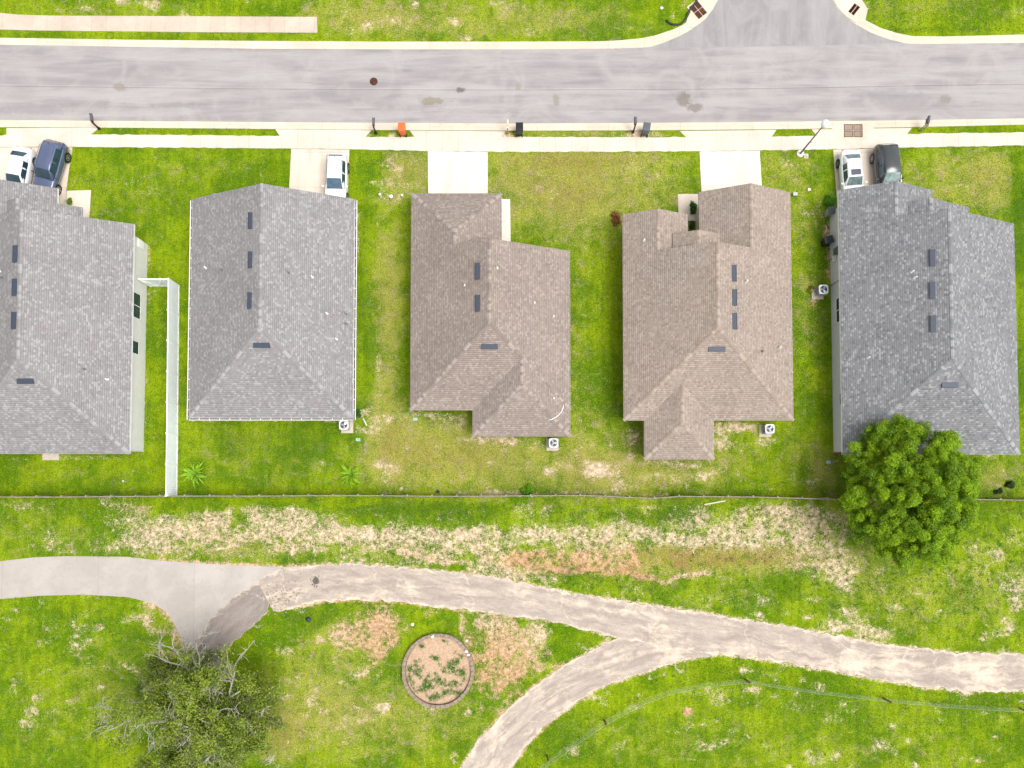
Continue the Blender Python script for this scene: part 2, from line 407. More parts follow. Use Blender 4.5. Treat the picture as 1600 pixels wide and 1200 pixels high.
M_WOOD = M('weathered_wood', (.30, .26, .21), .85, .3, 7, bump=.4, grime=(.12, .09, .07))
M_WOOD_B = M('brown_post_wood', (.17, .09, .045), .85, .3, 7, bump=.4)
M_BEIGE = M('beige_painted_wood', (.60, .52, .42), .7, .1, 5)
M_PAD = M('pad_concrete', (.48, .41, .33), .9, .15, 5)
M_AC = M('white_enamel', (.66, .67, .68), .35, .06, 3, coat=.2)
M_ACD = M('dark_louvre_metal', (.075, .08, .09), .5, .2, 6)
M_BARK = M('grey_brown_bark', (.16, .13, .10), .9, .3, 8, bump=.6)
M_PALEBARK = M('pale_bare_wood', (.38, .35, .31), .85, .25, 8, bump=.4)
M_BRICK = M('brown_paver_block', (.26, .205, .15), .9, .3, 5, bump=.5, grime=(.16, .12, .09))
M_TYRE = M('tyre_rubber', (.015, .015, .016), .8, .2, 6)
M_RIM = M('alloy_rim', (.45, .45, .46), .3, .1, 6, metal=.8)
M_LAMPG = M('milky_lamp_cover', (.80, .84, .88), .3, .03, 3)
M_GREENLID = M('green_utility_lid', (.30, .46, .38), .7, .1, 4)
M_STONE = M('pale_limestone', (.66, .60, .52), .9, .15, 6, bump=.4)
M_REDBRICK = M('red_brick_base', (.30, .15, .10), .9, .3, 7)

# ------------------------------------------------------------------ ground sheet with its painted soil patches
PATH_MAIN_T = [(402,908),(418,899),(440,890),(500,882),(560,881),(620,886),(700,893),(780,903),(840,916),(900,928),(980,940),(1060,952),(1120,961),(1200,974),(1300,991),(1400,1010),(1500,1020),(1600,1023),(1760,1024)]
PATH_MAIN_B = [(428,956),(440,958),(460,950),(500,940),(560,937),(620,940),(700,950),(780,960),(850,968),(900,978),(948,993),(1030,1010),(1120,1022),(1200,1031),(1280,1045),(1360,1060),(1440,1073),(1500,1078),(1600,1080),(1760,1080)]
BR_L = [(1040,970),(1000,985),(948,1003),(880,1040),(830,1075),(780,1120),(745,1160),(718,1205),(690,1290)]
BR_R = [(1150,1000),(1125,1022),(1060,1033),(1000,1053),(940,1073),(900,1097),(860,1128),(830,1155),(798,1200),(770,1290)]
DK_L = [(415,900),(408,909),(370,930),(340,955),(305,1000),(286,1035),(272,1070)]
DK_R = [(432,912),(424,930),(418,955),(395,978),(365,1005),(345,1040),(316,1085)]
CON_POLY = [(-160,905),(-60,888),(0,877),(50,871),(100,869),(200,870),(250,876),(340,882),(440,886),(500,884),(470,892),(440,900),(418,912),(395,925),(370,940),(345,958),(322,980),(306,1003),(292,1018),(284,1005),(275,980),(262,958),(240,943),(200,933),(130,929),(60,931),(0,936),(-60,948),(-160,965)]

def seg_dist(px, py, poly, closed=False):
    d = np.full(px.shape, 1e9); n = len(poly)
    for i in range(n if closed else n-1):
        ax, ay = poly[i]; bx, by = poly[(i+1) % n]
        vx, vy = bx-ax, by-ay; L = vx*vx+vy*vy+1e-9
        t = np.clip(((px-ax)*vx+(py-ay)*vy)/L, 0, 1)
        d = np.minimum(d, np.hypot(px-ax-t*vx, py-ay-t*vy))
    return d

def fbm(X, Y, seed, sc):
    """cheap value noise"""
    out = np.zeros_like(X); amp = 1; tot = 0
    r_ = np.random.default_rng(seed)
    for o in range(4):
        G = r_.random((64, 64)); x = X*sc*(2**o)+17*o; y = Y*sc*(2**o)+31*o
        xi = np.floor(x).astype(int); yi = np.floor(y).astype(int); fx = x-xi; fy = y-yi
        fx = fx*fx*(3-2*fx); fy = fy*fy*(3-2*fy)
        a = G[xi % 64, yi % 64]; b = G[(xi+1) % 64, yi % 64]; c = G[xi % 64, (yi+1) % 64]; d = G[(xi+1) % 64, (yi+1) % 64]
        out += amp*((a*(1-fx)+b*fx)*(1-fy)+(c*(1-fx)+d*fx)*fy); tot += amp; amp *= .5
    return out/tot

GREEN = [(375,815,16,12,.8),(392,856,20,8,.8),(480,868,50,6,.7),(600,866,30,6,.5),(732,872,16,7,.8),(700,886,30,4,.8),(868,856,36,7,.8),(1020,868,26,12,.9),(1070,885,40,6,.8),(1130,872,90,14,.85),(1010,805,36,9,.7),(1055,800,22,12,.7),(870,800,14,14,.6),(840,810,12,10,.5),(795,805,20,12,.6),(930,812,20,12,.5),(1090,830,30,6,.5),(1130,805,12,10,.6),(1175,812,10,8,.5),(1220,835,14,8,.4),(560,812,30,8,.5),(520,855,30,5,.5),(660,855,14,6,.5),(300,848,50,6,.4),(450,845,30,6,.4),(1275,842,10,14,.5),(1215,862,25,8,.7),(1060,862,60,6,.6)]
BARE = [ (1302,880,20,26,.5,0),(1318,935,14,20,.4,0),(1345,1000,40,5,.5,0),(1590,940,14,16,.5,0), (868,877,72,13,1,1),(962,886,46,14,.95,1),(1000,880,20,18,.8,1),(815,872,24,8,.8,.9),(1040,868,50,10,.3,.8), # cx, cy, rx, ry, amount, orange
 (25,786,35,8,.45,0),(62,792,30,8,.35,0),(190,786,25,8,.5,0),(205,795,22,7,.55,.5),(168,785,14,12,.6,0),(230,795,12,6,.7,.2),
 (180,812,22,8,.7,0),(215,815,15,9,.5,0),(80,843,28,12,.45,0),(105,862,15,5,.55,0),(160,855,25,12,.35,0),
 (235,840,40,26,.80,0),(290,835,50,22,.85,.1),(335,828,45,22,.85,.15),(330,808,25,10,.7,.1),(390,800,25,10,.75,0),(268,812,20,8,.5,0),
 (430,812,50,16,.85,0),(470,828,60,20,.9,0),(490,845,50,14,.9,0),(420,850,50,14,.75,.2),(470,806,25,8,.6,0),(400,828,40,18,.7,.1),(560,842,50,16,.75,0),(520,808,30,8,.35,0),
 (610,852,60,13,.8,.2),(545,830,40,10,.55,0),(560,872,30,7,.5,0),(650,835,40,10,.8,0),(690,842,40,14,.9,0),(730,848,36,14,.9,.1),(760,832,25,10,.6,0),
 (700,872,50,10,.85,.2),(750,868,40,20,.9,0),(780,895,60,12,.9,0),(830,905,40,8,.8,0),(670,882,30,5,.7,0),(710,800,50,5,.2,0),
 (818,795,15,18,.6,0),(830,835,35,14,.75,0),(855,795,12,10,.55,0),(870,843,40,14,.75,0),(925,838,45,14,.85,.2),(960,825,40,12,.75,0),(945,862,35,14,.8,.15),(990,835,25,10,.5,0),
 (1010,797,45,8,.65,.1),(1080,810,30,12,.7,0),(1065,795,35,8,.55,.1),(1060,840,45,12,.75,0),(1110,846,60,14,.95,0),(1160,838,50,14,.9,0),(1140,815,50,14,.75,.1),(1190,800,50,16,.7,.1),(1230,828,45,16,.85,.05),(1180,850,45,8,.8,0),
 (1250,800,50,14,.65,0),(1275,825,35,18,.75,.1),(1255,860,25,20,.75,.1),(1290,860,30,25,.65,0),(1250,885,35,8,.6,.4),(1318,912,18,14,.65,0),(1330,885,20,20,.4,0),(1280,905,18,10,.4,0),
 (1345,965,14,5,.7,0),(1300,968,14,7,.4,0),(1325,978,40,8,.75,0),(1370,990,30,8,.85,0),(1285,985,20,6,.5,0),(1238,962,30,14,.3,0),(1160,940,40,14,.35,0),(1110,935,14,12,.45,0),(990,925,16,14,.55,0),(950,930,20,5,.35,0),(912,916,10,8,.45,0),
 (1585,912,30,18,.7,0),(1470,955,10,8,.45,0),(1500,952,30,5,.35,0),(1570,960,25,8,.35,0),(1590,985,20,8,.3,0),(1540,870,40,30,.3,0),(1590,820,20,25,.35,0),(1420,950,60,6,.25,0),(1440,925,30,10,.3,0),(1500,900,40,15,.25,0),
 # lower left
 (225,940,16,10,.55,0),(245,948,20,5,.8,.8),(235,972,9,16,.85,.2),(215,965,18,8,.6,0),(252,985,16,8,.5,.3),(255,1022,24,7,.8,.5),(195,972,8,5,.5,0),(262,960,10,22,.55,.5),(273,1000,6,20,.6,.6),(225,1005,22,9,.4,0),(200,1040,14,5,.5,0),(232,1040,8,5,.5,0),(255,1038,9,5,.55,0),
 (58,1092,14,7,.75,.1),(108,1096,9,4,.7,.1),(22,1072,9,12,.65,0),(75,1048,9,5,.6,.1),(30,1062,14,3,.5,0),(45,1118,10,5,.35,0),(95,1115,25,10,.3,0),(110,995,35,25,.36,0),(130,1000,18,30,.4,0),(25,955,10,4,.5,0),(10,968,6,4,.5,0),(170,960,12,8,.3,0),(130,1050,40,20,.25,0),(10,1010,20,20,.22,0),(60,1140,50,20,.18,0),
 # centre and planter surroundings
 (592,985,24,42,.95,.85),(575,990,35,28,.9,.7),(545,988,34,18,.7,.5),(525,1000,18,14,.6,.3),(600,955,10,14,.7,.5),(560,1050,14,12,.65,.1),(523,1032,8,9,.5,0),(592,1060,6,6,.5,0),(465,985,20,12,.3,0),(553,1085,6,26,.3,0),(500,1065,40,10,.3,0),
 (785,1035,34,48,.98,.85),(800,1010,28,30,.85,.7),(752,965,9,14,.8,.3),(722,975,7,22,.8,.6),(735,1010,8,22,.7,.7),(765,975,18,14,.75,.2),(790,975,20,10,.6,.1),(845,985,18,12,.7,.1),(820,1000,26,18,.7,.1),(838,1012,14,30,.6,.4),(770,1090,8,6,.4,.2),(795,1100,30,8,.25,0),(705,1055,.1,.1,0,0),
 (500,1140,22,26,.38,.3),(490,1100,30,16,.25,0),(540,1130,8,14,.45,0),(556,1110,14,12,.42,0),(600,1105,14,10,.3,0),(590,1140,20,14,.22,0),(640,1120,30,14,.22,0),(710,1185,8,14,.7,0),(545,1190,12,6,.4,0),(665,1065,.1,.1,0,0),(745,1140,10,40,.25,0),(450,1040,30,30,.25,0),(620,1170,40,14,.2,0),
 (1076,1112,11,6,.9,.8),(1080,1128,6,10,.6,.3),(1100,1132,6,6,.5,0),(1095,1160,5,12,.5,0),(1060,1140,20,10,.35,0),(1120,1080,28,10,.5,0),(1165,1078,12,4,.5,0),(1130,1095,22,8,.45,0),(1170,1105,14,8,.35,0),(1075,1083,16,5,.5,0),(1015,1105,20,6,.35,0),(1060,1050,6,10,.5,0),(1020,1060,8,6,.5,0),(1160,1155,10,10,.4,0),(1000,1140,30,16,.22,0),
 (1218,1063,10,5,.4,0),(1325,1105,16,10,.5,0),(1285,1068,8,8,.5,0),(1255,1062,6,6,.5,0),(1282,1155,8,5,.6,.4),(1260,1100,50,20,.24,0),(1440,1155,20,8,.4,0),(1390,1170,18,10,.4,0),(1570,1125,10,6,.5,0),(1520,1100,60,25,.22,0),(1480,1130,30,20,.25,0),(1460,1185,50,12,.25,0),(1330,1180,50,15,.2,0),(940,1130,25,12,.25,0),(905,1175,30,15,.3,0),(920,1090,20,8,.5,0),(935,1095,14,10,.45,0),
 # back yards
 (690,650,50,6,.5,.1),(655,648,30,4,.5,0),(715,660,20,10,.4,.2),(670,670,30,10,.35,.1),(760,686,45,4,.75,0),(800,690,50,5,.6,.1),(850,700,30,6,.5,0),(720,672,10,12,.55,0),
 (765,725,6,6,.55,.2),(818,732,8,6,.55,.2),(878,727,10,8,.6,0),(905,725,16,12,.42,0),(930,735,20,22,.62,0),(955,735,14,12,.55,0),(975,740,16,14,.5,0),(985,680,10,30,.6,.1),(985,715,8,8,.5,0),
 (1060,724,50,7,.7,0),(1100,745,16,8,.8,0),(1060,748,12,9,.55,0),(1155,742,8,6,.5,0),(1118,735,16,6,.5,0),(1040,742,16,5,.5,0),
 (1125,685,12,22,.75,0),(1150,672,35,6,.85,.05),(1190,690,16,12,.6,0),(1150,700,12,10,.5,.1),(1210,690,20,6,.4,0),(1270,750,14,8,.5,0),(1285,735,14,20,.3,.2),(1160,665,30,4,.7,.1),
 (1340,640,.1,.1,0,0),(1550,745,10,6,.3,0),(1547,712,20,4,.5,.2),(1568,733,4,3,.5,0),(1567,742,4,2,.5,0),
 (600,735,14,18,.5,0),(620,728,14,14,.42,.2),(625,760,6,8,.5,0),(588,665,18,10,.5,.1),(600,655,22,8,.45,0),(575,640,8,6,.6,.1),(565,672,14,6,.55,.1),(590,560,5,50,.42,0),(594,600,5,30,.42,0),(557,372,6,26,.75,.1),(562,650,6,6,.6,0),(556,580,4,60,.5,.1),(560,340,5,6,.6,0),
 (830,771,60,4,.7,.1),(770,768,40,5,.55,0),(1010,774,50,4,.7,.3),(930,769,30,3,.4,0),(890,765,12,5,.35,0),(700,768,40,3,.4,0),(560,776,.1,.1,0,0),
 (420,655,120,4,.6,.3),(520,655,30,4,.5,.2),(350,655,50,3,.4,.2),(380,726,5,5,.6,0),(500,735,6,14,.4,0),(505,720,10,6,.4,0),(575,680,18,14,.35,0),(400,680,20,5,.25,0),(565,645,8,5,.5,0),
 (35,716,20,5,.5,0),(105,716,25,4,.6,0),(180,716,40,3,.5,0),(190,752,6,3,.5,0),(120,745,20,8,.2,0),
 (210,735,22,6,.35,0),(233,400,4,30,.6,.4),(232,470,4,20,.55,.2),(231,560,4,40,.4,.3),(230,640,4,40,.4,.2),(245,455,10,6,.45,0),
 # front yards
 (612,256,14,12,.5,.2),(620,272,10,10,.5,.3),(650,252,10,10,.4,.1),(610,290,22,10,.5,.2),(605,310,26,8,.55,.3),(640,295,18,8,.4,0),(583,284,12,3,.6,0),(615,320,12,8,.4,.1),(628,262,6,5,.7,.2),
 (860,305,25,14,.38,.1),(840,270,12,8,.35,.1),(870,330,14,6,.35,.3),(810,300,12,8,.3,0),(900,345,30,10,.2,0),(990,265,20,8,.4,.1),(1025,275,8,3,.6,.2),(975,255,14,5,.35,.1),(840,292,8,4,.5,0),(805,250,14,6,.3,.3),(845,345,10,6,.3,0),
 (135,282,20,8,.42,0),(115,290,8,5,.5,0),(225,290,30,14,.3,0),(150,325,20,14,.3,.1),(155,335,14,5,.5,.2),(235,310,20,14,.25,0),(380,262,14,6,.35,0),(412,275,12,5,.3,0),(205,285,10,6,.3,.1),(8,245,14,8,.8,.8),
 (1225,255,10,10,.5,.3),(1235,262,10,5,.5,.1),(1250,320,10,8,.45,0),(1243,300,6,6,.4,0),(1258,335,6,5,.5,0),(1285,330,10,25,.35,.5),(1295,365,8,25,.75,.9),(1297,420,6,30,.7,.8),(1275,470,8,10,.6,.6),(1270,440,14,30,.3,.4),(1275,345,10,20,.3,.3),(1298,300,3,.1,0,0),(1243,395,3,40,.3,.2),
 (1490,285,30,10,.3,.5),(1500,290,25,6,.3,.5),(1590,20,15,12,.5,.1),(1350,12,.1,.1,0,0),(1338,12,.1,.1,0,0),(1352,12,8,14,.6,.2),(1480,5,8,6,.4,0),(1410,25,10,10,.25,.1),
 (190,3,18,7,.7,.1),(240,8,14,10,.75,.1),(130,8,16,10,.35,.2),(285,16,10,12,.5,.1),(222,4,16,5,.5,0),(90,3,30,4,.3,.1),(300,24,30,3,.5,.2),(385,3,8,4,.5,.1),
 (540,10,10,14,.5,.1),(590,22,16,8,.5,.2),(520,25,18,10,.35,.1),(550,50,12,4,.4,.1),(625,22,10,6,.4,.1),(650,8,8,8,.5,.1),(700,40,30,8,.25,.1),(785,18,12,12,.5,.1),(720,35,20,6,.3,.1),(815,10,10,8,.5,0),(830,25,10,8,.4,0),(570,45,30,5,.3,.1),(645,4,6,5,.6,0),
 (1075,15,8,20,.5,.3),(1068,40,10,3,.6,.3),(1078,42,6,5,.7,.3),(1340,8,8,10,.5,.2),
 # verge strips
 (1000,208,22,5,.95,.2),(1000,212,45,2.5,.75,.2),(790,210,14,6,.95,.5),(830,213,80,2,.7,.2),(575,211,9,5,.8,.3),(612,209,7,5,.8,.3),(640,212,30,1.5,.4,0),(1255,205,10,4,.3,.1),
]
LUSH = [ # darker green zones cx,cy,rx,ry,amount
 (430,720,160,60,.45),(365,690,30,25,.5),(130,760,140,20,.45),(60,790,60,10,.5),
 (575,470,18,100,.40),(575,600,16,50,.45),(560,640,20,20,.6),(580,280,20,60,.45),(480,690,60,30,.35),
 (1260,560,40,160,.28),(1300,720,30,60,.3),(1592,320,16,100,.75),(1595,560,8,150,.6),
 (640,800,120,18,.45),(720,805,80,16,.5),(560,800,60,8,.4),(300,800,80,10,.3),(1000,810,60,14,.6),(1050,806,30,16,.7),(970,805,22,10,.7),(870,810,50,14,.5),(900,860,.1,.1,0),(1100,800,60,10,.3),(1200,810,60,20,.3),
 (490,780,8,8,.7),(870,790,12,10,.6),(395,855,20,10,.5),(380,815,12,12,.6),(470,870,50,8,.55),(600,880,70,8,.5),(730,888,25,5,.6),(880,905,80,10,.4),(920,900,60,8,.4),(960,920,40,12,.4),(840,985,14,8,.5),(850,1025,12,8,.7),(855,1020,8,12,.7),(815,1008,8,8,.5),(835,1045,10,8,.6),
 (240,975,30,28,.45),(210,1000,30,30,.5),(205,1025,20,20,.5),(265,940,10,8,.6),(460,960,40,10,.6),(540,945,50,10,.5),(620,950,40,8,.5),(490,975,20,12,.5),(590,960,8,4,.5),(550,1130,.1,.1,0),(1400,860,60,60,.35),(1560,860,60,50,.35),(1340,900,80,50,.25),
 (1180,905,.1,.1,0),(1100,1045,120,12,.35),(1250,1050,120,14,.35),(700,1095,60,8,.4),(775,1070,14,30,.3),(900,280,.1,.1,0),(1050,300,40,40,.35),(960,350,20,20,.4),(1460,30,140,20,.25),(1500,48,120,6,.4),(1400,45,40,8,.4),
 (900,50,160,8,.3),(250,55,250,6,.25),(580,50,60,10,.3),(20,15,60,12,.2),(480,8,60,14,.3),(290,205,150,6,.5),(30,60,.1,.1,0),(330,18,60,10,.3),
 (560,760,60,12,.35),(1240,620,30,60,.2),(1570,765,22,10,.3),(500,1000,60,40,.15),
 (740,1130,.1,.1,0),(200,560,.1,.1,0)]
DRY = [ # yellowing cx,cy,rx,ry,amount
 (640,270,50,45,.75),(760,730,180,50,.62),(700,700,100,45,.6),(900,560,24,200,.35),(925,300,160,80,.70),(850,290,110,50,.5),(900,250,160,14,.6),(610,420,26,100,.6),(605,560,22,140,.6),(615,680,50,70,.5),
 (1000,740,120,40,.6),(1000,560,600,220,.16),(1400,880,300,100,.25),(560,880,500,60,.2),(950,700,50,60,.4),(1120,710,60,40,.4),(1260,300,40,80,.40),(1210,270,40,40,.45),(1240,440,30,120,.32),(1270,500,24,80,.3),(1490,280,110,50,.65),(1560,280,40,60,.5),(1290,740,30,40,.6),(1250,700,40,50,.35),(1555,745,50,36,.6),
 (700,30,200,36,.62),(560,25,90,30,.55),(150,15,150,18,.45),(900,35,120,25,.45),(1450,15,150,22,.5),(200,300,110,50,.38),(330,260,70,26,.30),(130,745,90,18,.35),(350,700,50,40,.30),(420,700,90,30,.25),(440,740,90,20,.28),
 (60,830,110,40,.42),(900,208,180,5,.4),(1120,870,130,22,.95),(1060,868,50,16,.8),(880,868,60,16,.55),(980,885,60,20,.5),(1240,865,60,20,.6),(350,862,90,12,.6),(440,852,60,8,.55),(640,865,80,14,.4),(200,870,60,12,.3),
 (100,1050,120,80,.22),(60,1140,120,70,.25),(180,1060,60,60,.35),(480,1110,90,70,.60),(430,1150,40,40,.7),(560,1060,110,60,.4),(620,1150,130,50,.5),(680,1110,110,30,.35),(500,1000,60,50,.35),(740,960,.1,.1,0),
 (1130,1130,200,60,.22),(1450,1130,200,60,.25),(1350,1190,200,30,.3),(1480,980,150,50,.30),(1420,920,100,40,.25),(1100,930,90,26,.30),(1350,850,50,80,.35),(1010,1160,120,40,.3),(1560,890,60,60,.25)]
STROKES = [ # orange washed gully lines: pts, width px, amount, orange
 ([(790,868),(830,862),(880,872),(930,862),(945,875)],5,.75,.8),([(795,878),(840,885),(885,892),(930,888),(975,893),(1000,902),(1020,905)],7,.98,.9),([(800,872),(830,880),(870,890)],6,.85,.9),([(990,870),(1000,890),(1015,903)],5,.8,1),([(1020,905),(1040,912),(1060,900),(1110,896)],4,.9,.4),
 ([(300,852),(320,846),(345,856),(372,852)],2.5,.95,.1),([(380,846),(400,842)],2.5,.9,.1),([(600,850),(660,872),(700,882)],4,.85,.2),([(620,862),(680,876),(740,880)],4,.8,.2),([(420,860),(470,862),(520,858)],3,.6,.3),
 ([(945,862),(990,865),(1000,880)],4,.7,.8),([(720,895),(780,905),(840,918)],6,.8,.1),([(960,868),(975,858)],2,.8,.2),([(185,1033),(200,1045),(218,1052)],3,.85,.1),([(30,1062),(70,1050)],1.5,.7,0),
 ([(590,340),(592,420),(590,500)],2.2,.45,.1),([(900,270),(902,340)],4,.32,.1),([(915,280),(918,350)],3,.32,.1),([(592,700),(620,712)],3,.35,0)]

def build_ground():
    xs = np.concatenate([[-900,-400,-200,-110,-80,-62], np.arange(-54, 54.01, .2), [62,80,110,200,400,900]])
    ys = np.concatenate([[-900,-400,-200,-110,-60,-36], np.arange(-27, 45.01, .2), [52,70,110,200,400,900]])
    X, Y = np.meshgrid(xs, ys); nx, ny = len(xs), len(ys)
    px, py = proj(X, Y)
    w1 = (fbm(X, Y, 1, .35)-.5)*34; w2 = (fbm(X, Y, 2, .35)-.5)*34
    w3 = (fbm(X, Y, 3, 1.2)-.5)*14; w4 = (fbm(X, Y, 4, 1.2)-.5)*14
    small = lambda r: np.clip(r/26, .12, 1)
    bare = np.zeros_like(X); org = np.zeros_like(X); wsum = np.full_like(X, 1e-6)
    def gx(cx, cy, rx, ry, sh=1.0):
        k = min(1.0, max(.15, min(rx, ry)/20))
        dx = (px+(w1*.5+w3)*k-cx)/rx; dy = (py+(w2*.5+w4)*k-cy)/ry
        r2 = dx*dx+dy*dy
        return np.exp(-np.power(np.clip(r2, 0, 50), 1.35)*.75)
    for (cx, cy, rx, ry, a, o) in BARE:
        if a <= 0: continue
        g = gx(cx, cy, rx*1.15, ry*1.15)*a
        bare = 1-(1-bare)*(1-g); org += g*o; wsum += g
    bare = np.where(py > 780, np.minimum(bare, .90)*(.80+.10*(py > 940)), bare*.92)
    rs = np.random.default_rng(99)
    for k in range(420):
        if k < 300: cx, cy = rs.uniform(0, 1600), rs.uniform(930, 1200)
        elif k < 350: cx, cy = rs.uniform(560, 1300), rs.uniform(640, 770)
        elif k < 385: cx, cy = rs.uniform(1250, 1600), rs.uniform(800, 1000)
        else: cx, cy = rs.uniform(0, 1100), rs.uniform(0, 60)
        r = rs.uniform(2.5, 9); g = gx(cx, cy, r*rs.uniform(.8, 2.4), r)*rs.uniform(.30, .62); bare = 1-(1-bare)*(1-g)
    for (cx, cy, rx, ry, a) in GREEN: bare = bare*(1-gx(cx, cy, rx*1.1, ry*1.15)*a)
    for pts, w, a, o in STROKES:
        d = seg_dist(px+w3*.3, py+w4*.3, pts); g = np.exp(-(d/w)**2)*a*1.1
        bare = np.maximum(bare, g); org += g*o*4; wsum += g*4
    # base of the bank is patchy everywhere
    bank = np.clip((px-130)/150, 0, 1)*np.clip((1345-px)/60, 0, 1)*np.exp(-((py-838)/42)**2)
    bare = 1-(1-bare)*(1-.30*bank)
    far = np.exp(-((py-870)/90)**2)*.16*(py > 785)
    bare = 1-(1-bare)*(1-far)
    # sandy verge of the paths
    dp = np.full_like(X, 1e9)
    for q in (PATH_MAIN_T[3:], PATH_MAIN_B[2:11], PATH_MAIN_B[12:], BR_L[2:], BR_R[1:]): dp = np.minimum(dp, seg_dist(px, py, q))
    bare = np.maximum(bare, np.exp(-(dp/4.5)**2)*.85); 
    dq = np.minimum(seg_dist(px, py, CON_POLY[6:10]), seg_dist(px, py, [(262,958),(275,980),(284,1005),(292,1018)]))
    g = np.exp(-(dq/6)**2)*.9; bare = np.maximum(bare, g); org += g*2*.5; wsum += g*2
    # lawns are clipped clean at the walks; a thin worn line only
    lush = np.zeros_like(X); dry = np.zeros_like(X)
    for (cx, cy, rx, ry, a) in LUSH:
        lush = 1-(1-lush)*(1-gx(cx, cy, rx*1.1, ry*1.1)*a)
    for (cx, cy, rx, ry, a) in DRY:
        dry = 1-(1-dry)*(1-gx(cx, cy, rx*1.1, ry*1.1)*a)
    # straight lot boundaries
    edge = (py > 230) & (py < 300)
    dry = np.where(edge & (px < 597) & (px > 430), dry*.15, dry)
    dry = np.where(edge & (px > 597) & (px < 668), np.maximum(dry, .55), dry)
    dry = np.where((px > 1581) & (py < 700) & (py > 60), dry*.2, dry)
    lush = np.where((px < 597) & (px > 556) & edge, np.maximum(lush, .35), lush)
    inside = (px > 605) & (px < 1090) & (py > 230) & (py < 775); dry = np.where(inside, np.maximum(dry, .22), dry)
    out = (np.abs(px-800) > 860) | (np.abs(py-600) > 660)
    bare = np.where(out, .1*fbm(X, Y, 9, .05), bare)
    # gentle relief: the washed-out bank really dips a little, everything near a wall or walk stays level
    gul = np.exp(-(seg_dist(px, py, STROKES[1][0])/14)**2)*.16
    Z = -gul
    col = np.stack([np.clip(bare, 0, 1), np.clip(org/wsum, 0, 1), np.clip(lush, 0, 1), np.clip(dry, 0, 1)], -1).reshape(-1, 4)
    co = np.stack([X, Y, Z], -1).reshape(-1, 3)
    me = bpy.data.meshes.new('ground'); me.vertices.add(nx*ny); me.vertices.foreach_set('co', co.ravel())
    i = np.arange((ny-1)*(nx-1)); r_ = i//(nx-1); c_ = i % (nx-1); a = r_*nx+c_
    f = np.stack([a, a+1, a+nx+1, a+nx], -1)
    me.loops.add(f.size); me.loops.foreach_set('vertex_index', f.ravel().astype(np.int32))
    me.polygons.add(len(f)); me.polygons.foreach_set('loop_start', (np.arange(len(f))*4).astype(np.int32))
    me.update(calc_edges=True)
    at = me.color_attributes.new('paint', 'FLOAT_COLOR', 'POINT'); at.data.foreach_set('color', col.ravel().astype(np.float32))
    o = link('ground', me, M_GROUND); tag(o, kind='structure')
    return (xs, ys, bare, lush, dry)
GR = build_ground()

# ------------------------------------------------------------------ paved sheets
def resample(pts, n):
    pts = [Vector((p[0], p[1])) for p in pts]; L = [0]
    for a, b in zip(pts, pts[1:]): L.append(L[-1]+(b-a).length)
    out = []
    for k in range(n):
        s = L[-1]*k/(n-1); i = 0
        while i < len(L)-2 and L[i+1] < s: i += 1
        t = (s-L[i])/max(1e-9, L[i+1]-L[i]); out.append(pts[i].lerp(pts[i+1], min(1, max(0, t))))
    return out, L[-1]
def ribbon(name, A, B, z, mat, n=120, m=10, jit=.0, thick=.08, sandfn=None):
    """sheet between two edge lines given in photo pixels, laid on the ground"""
    A_, _ = resample([P2(*p) for p in A], n); B_, L = resample([P2(*p) for p in B], n)
    vs = []; uv = []; fs = []; sand = []
    for i in range(n):
        a, b = A_[i], B_[i]; w = (b-a)
        ja = jit*mnoise.noise(Vector((a.x*1.7, a.y*1.7, 1))); jb = jit*mnoise.noise(Vector((b.x*1.7, b.y*1.7, 2)))
        d = w.normalized() if w.length > 1e-6 else Vector((0, 1))
        a = a+d*ja; b = b+d*jb
        for j in range(m+1):
            q = a.lerp(b, j/m); vs.append((q.x, q.y, z)); uv.append((L*i/(n-1), j/m))
            if sandfn: sand.append(sandfn(q.x, q.y))
    for i in range(n-1):
        for j in range(m):
            k = i*(m+1)+j; fs.append((k, k+1, k+m+2, k+m+1))
    nb = len(vs)
    edge = [i*(m+1) for i in range(n)]+[(n-1)*(m+1)+j for j in range(1, m+1)]+[i*(m+1)+m for i in range(n-2, -1, -1)]+[j for j in range(m-1, 0, -1)]
    for e in edge: vs.append((vs[e][0], vs[e][1], z-thick)); uv.append(uv[e]); sand.append(0) if sandfn else None
    ne = len(edge)
    for k in range(ne): fs.append((edge[k], edge[(k+1) % ne], nb+(k+1) % ne, nb+k))
    me = bpy.data.meshes.new(name); me.from_pydata(vs, [], fs)
    ul = me.uv_layers.new(name='UVMap')
    for lp in me.loops: ul.data[lp.index].uv = uv[lp.vertex_index]
    if sandfn:
        at = me.attributes.new('sand', 'FLOAT', 'POINT'); at.data.foreach_set('value', sand)
    bm = bmesh.new(); bm.from_mesh(me); bmesh.ops.recalc_face_normals(bm, faces=bm.faces[:])
    s = sum(f.normal.z for f in bm.faces)
    if s < 0: bmesh.ops.reverse_faces(bm, faces=bm.faces[:])
    bm.to_mesh(me); bm.free()
    return tag(link(name, me, mat), kind='structure')
def slab(name, pts, z0, z1, mat, kind='structure'):
    o = MB().prism([P2(p[0], p[1], z1) for p in pts], z0, z1).build(name, mat)
    return tag(o, kind=kind)

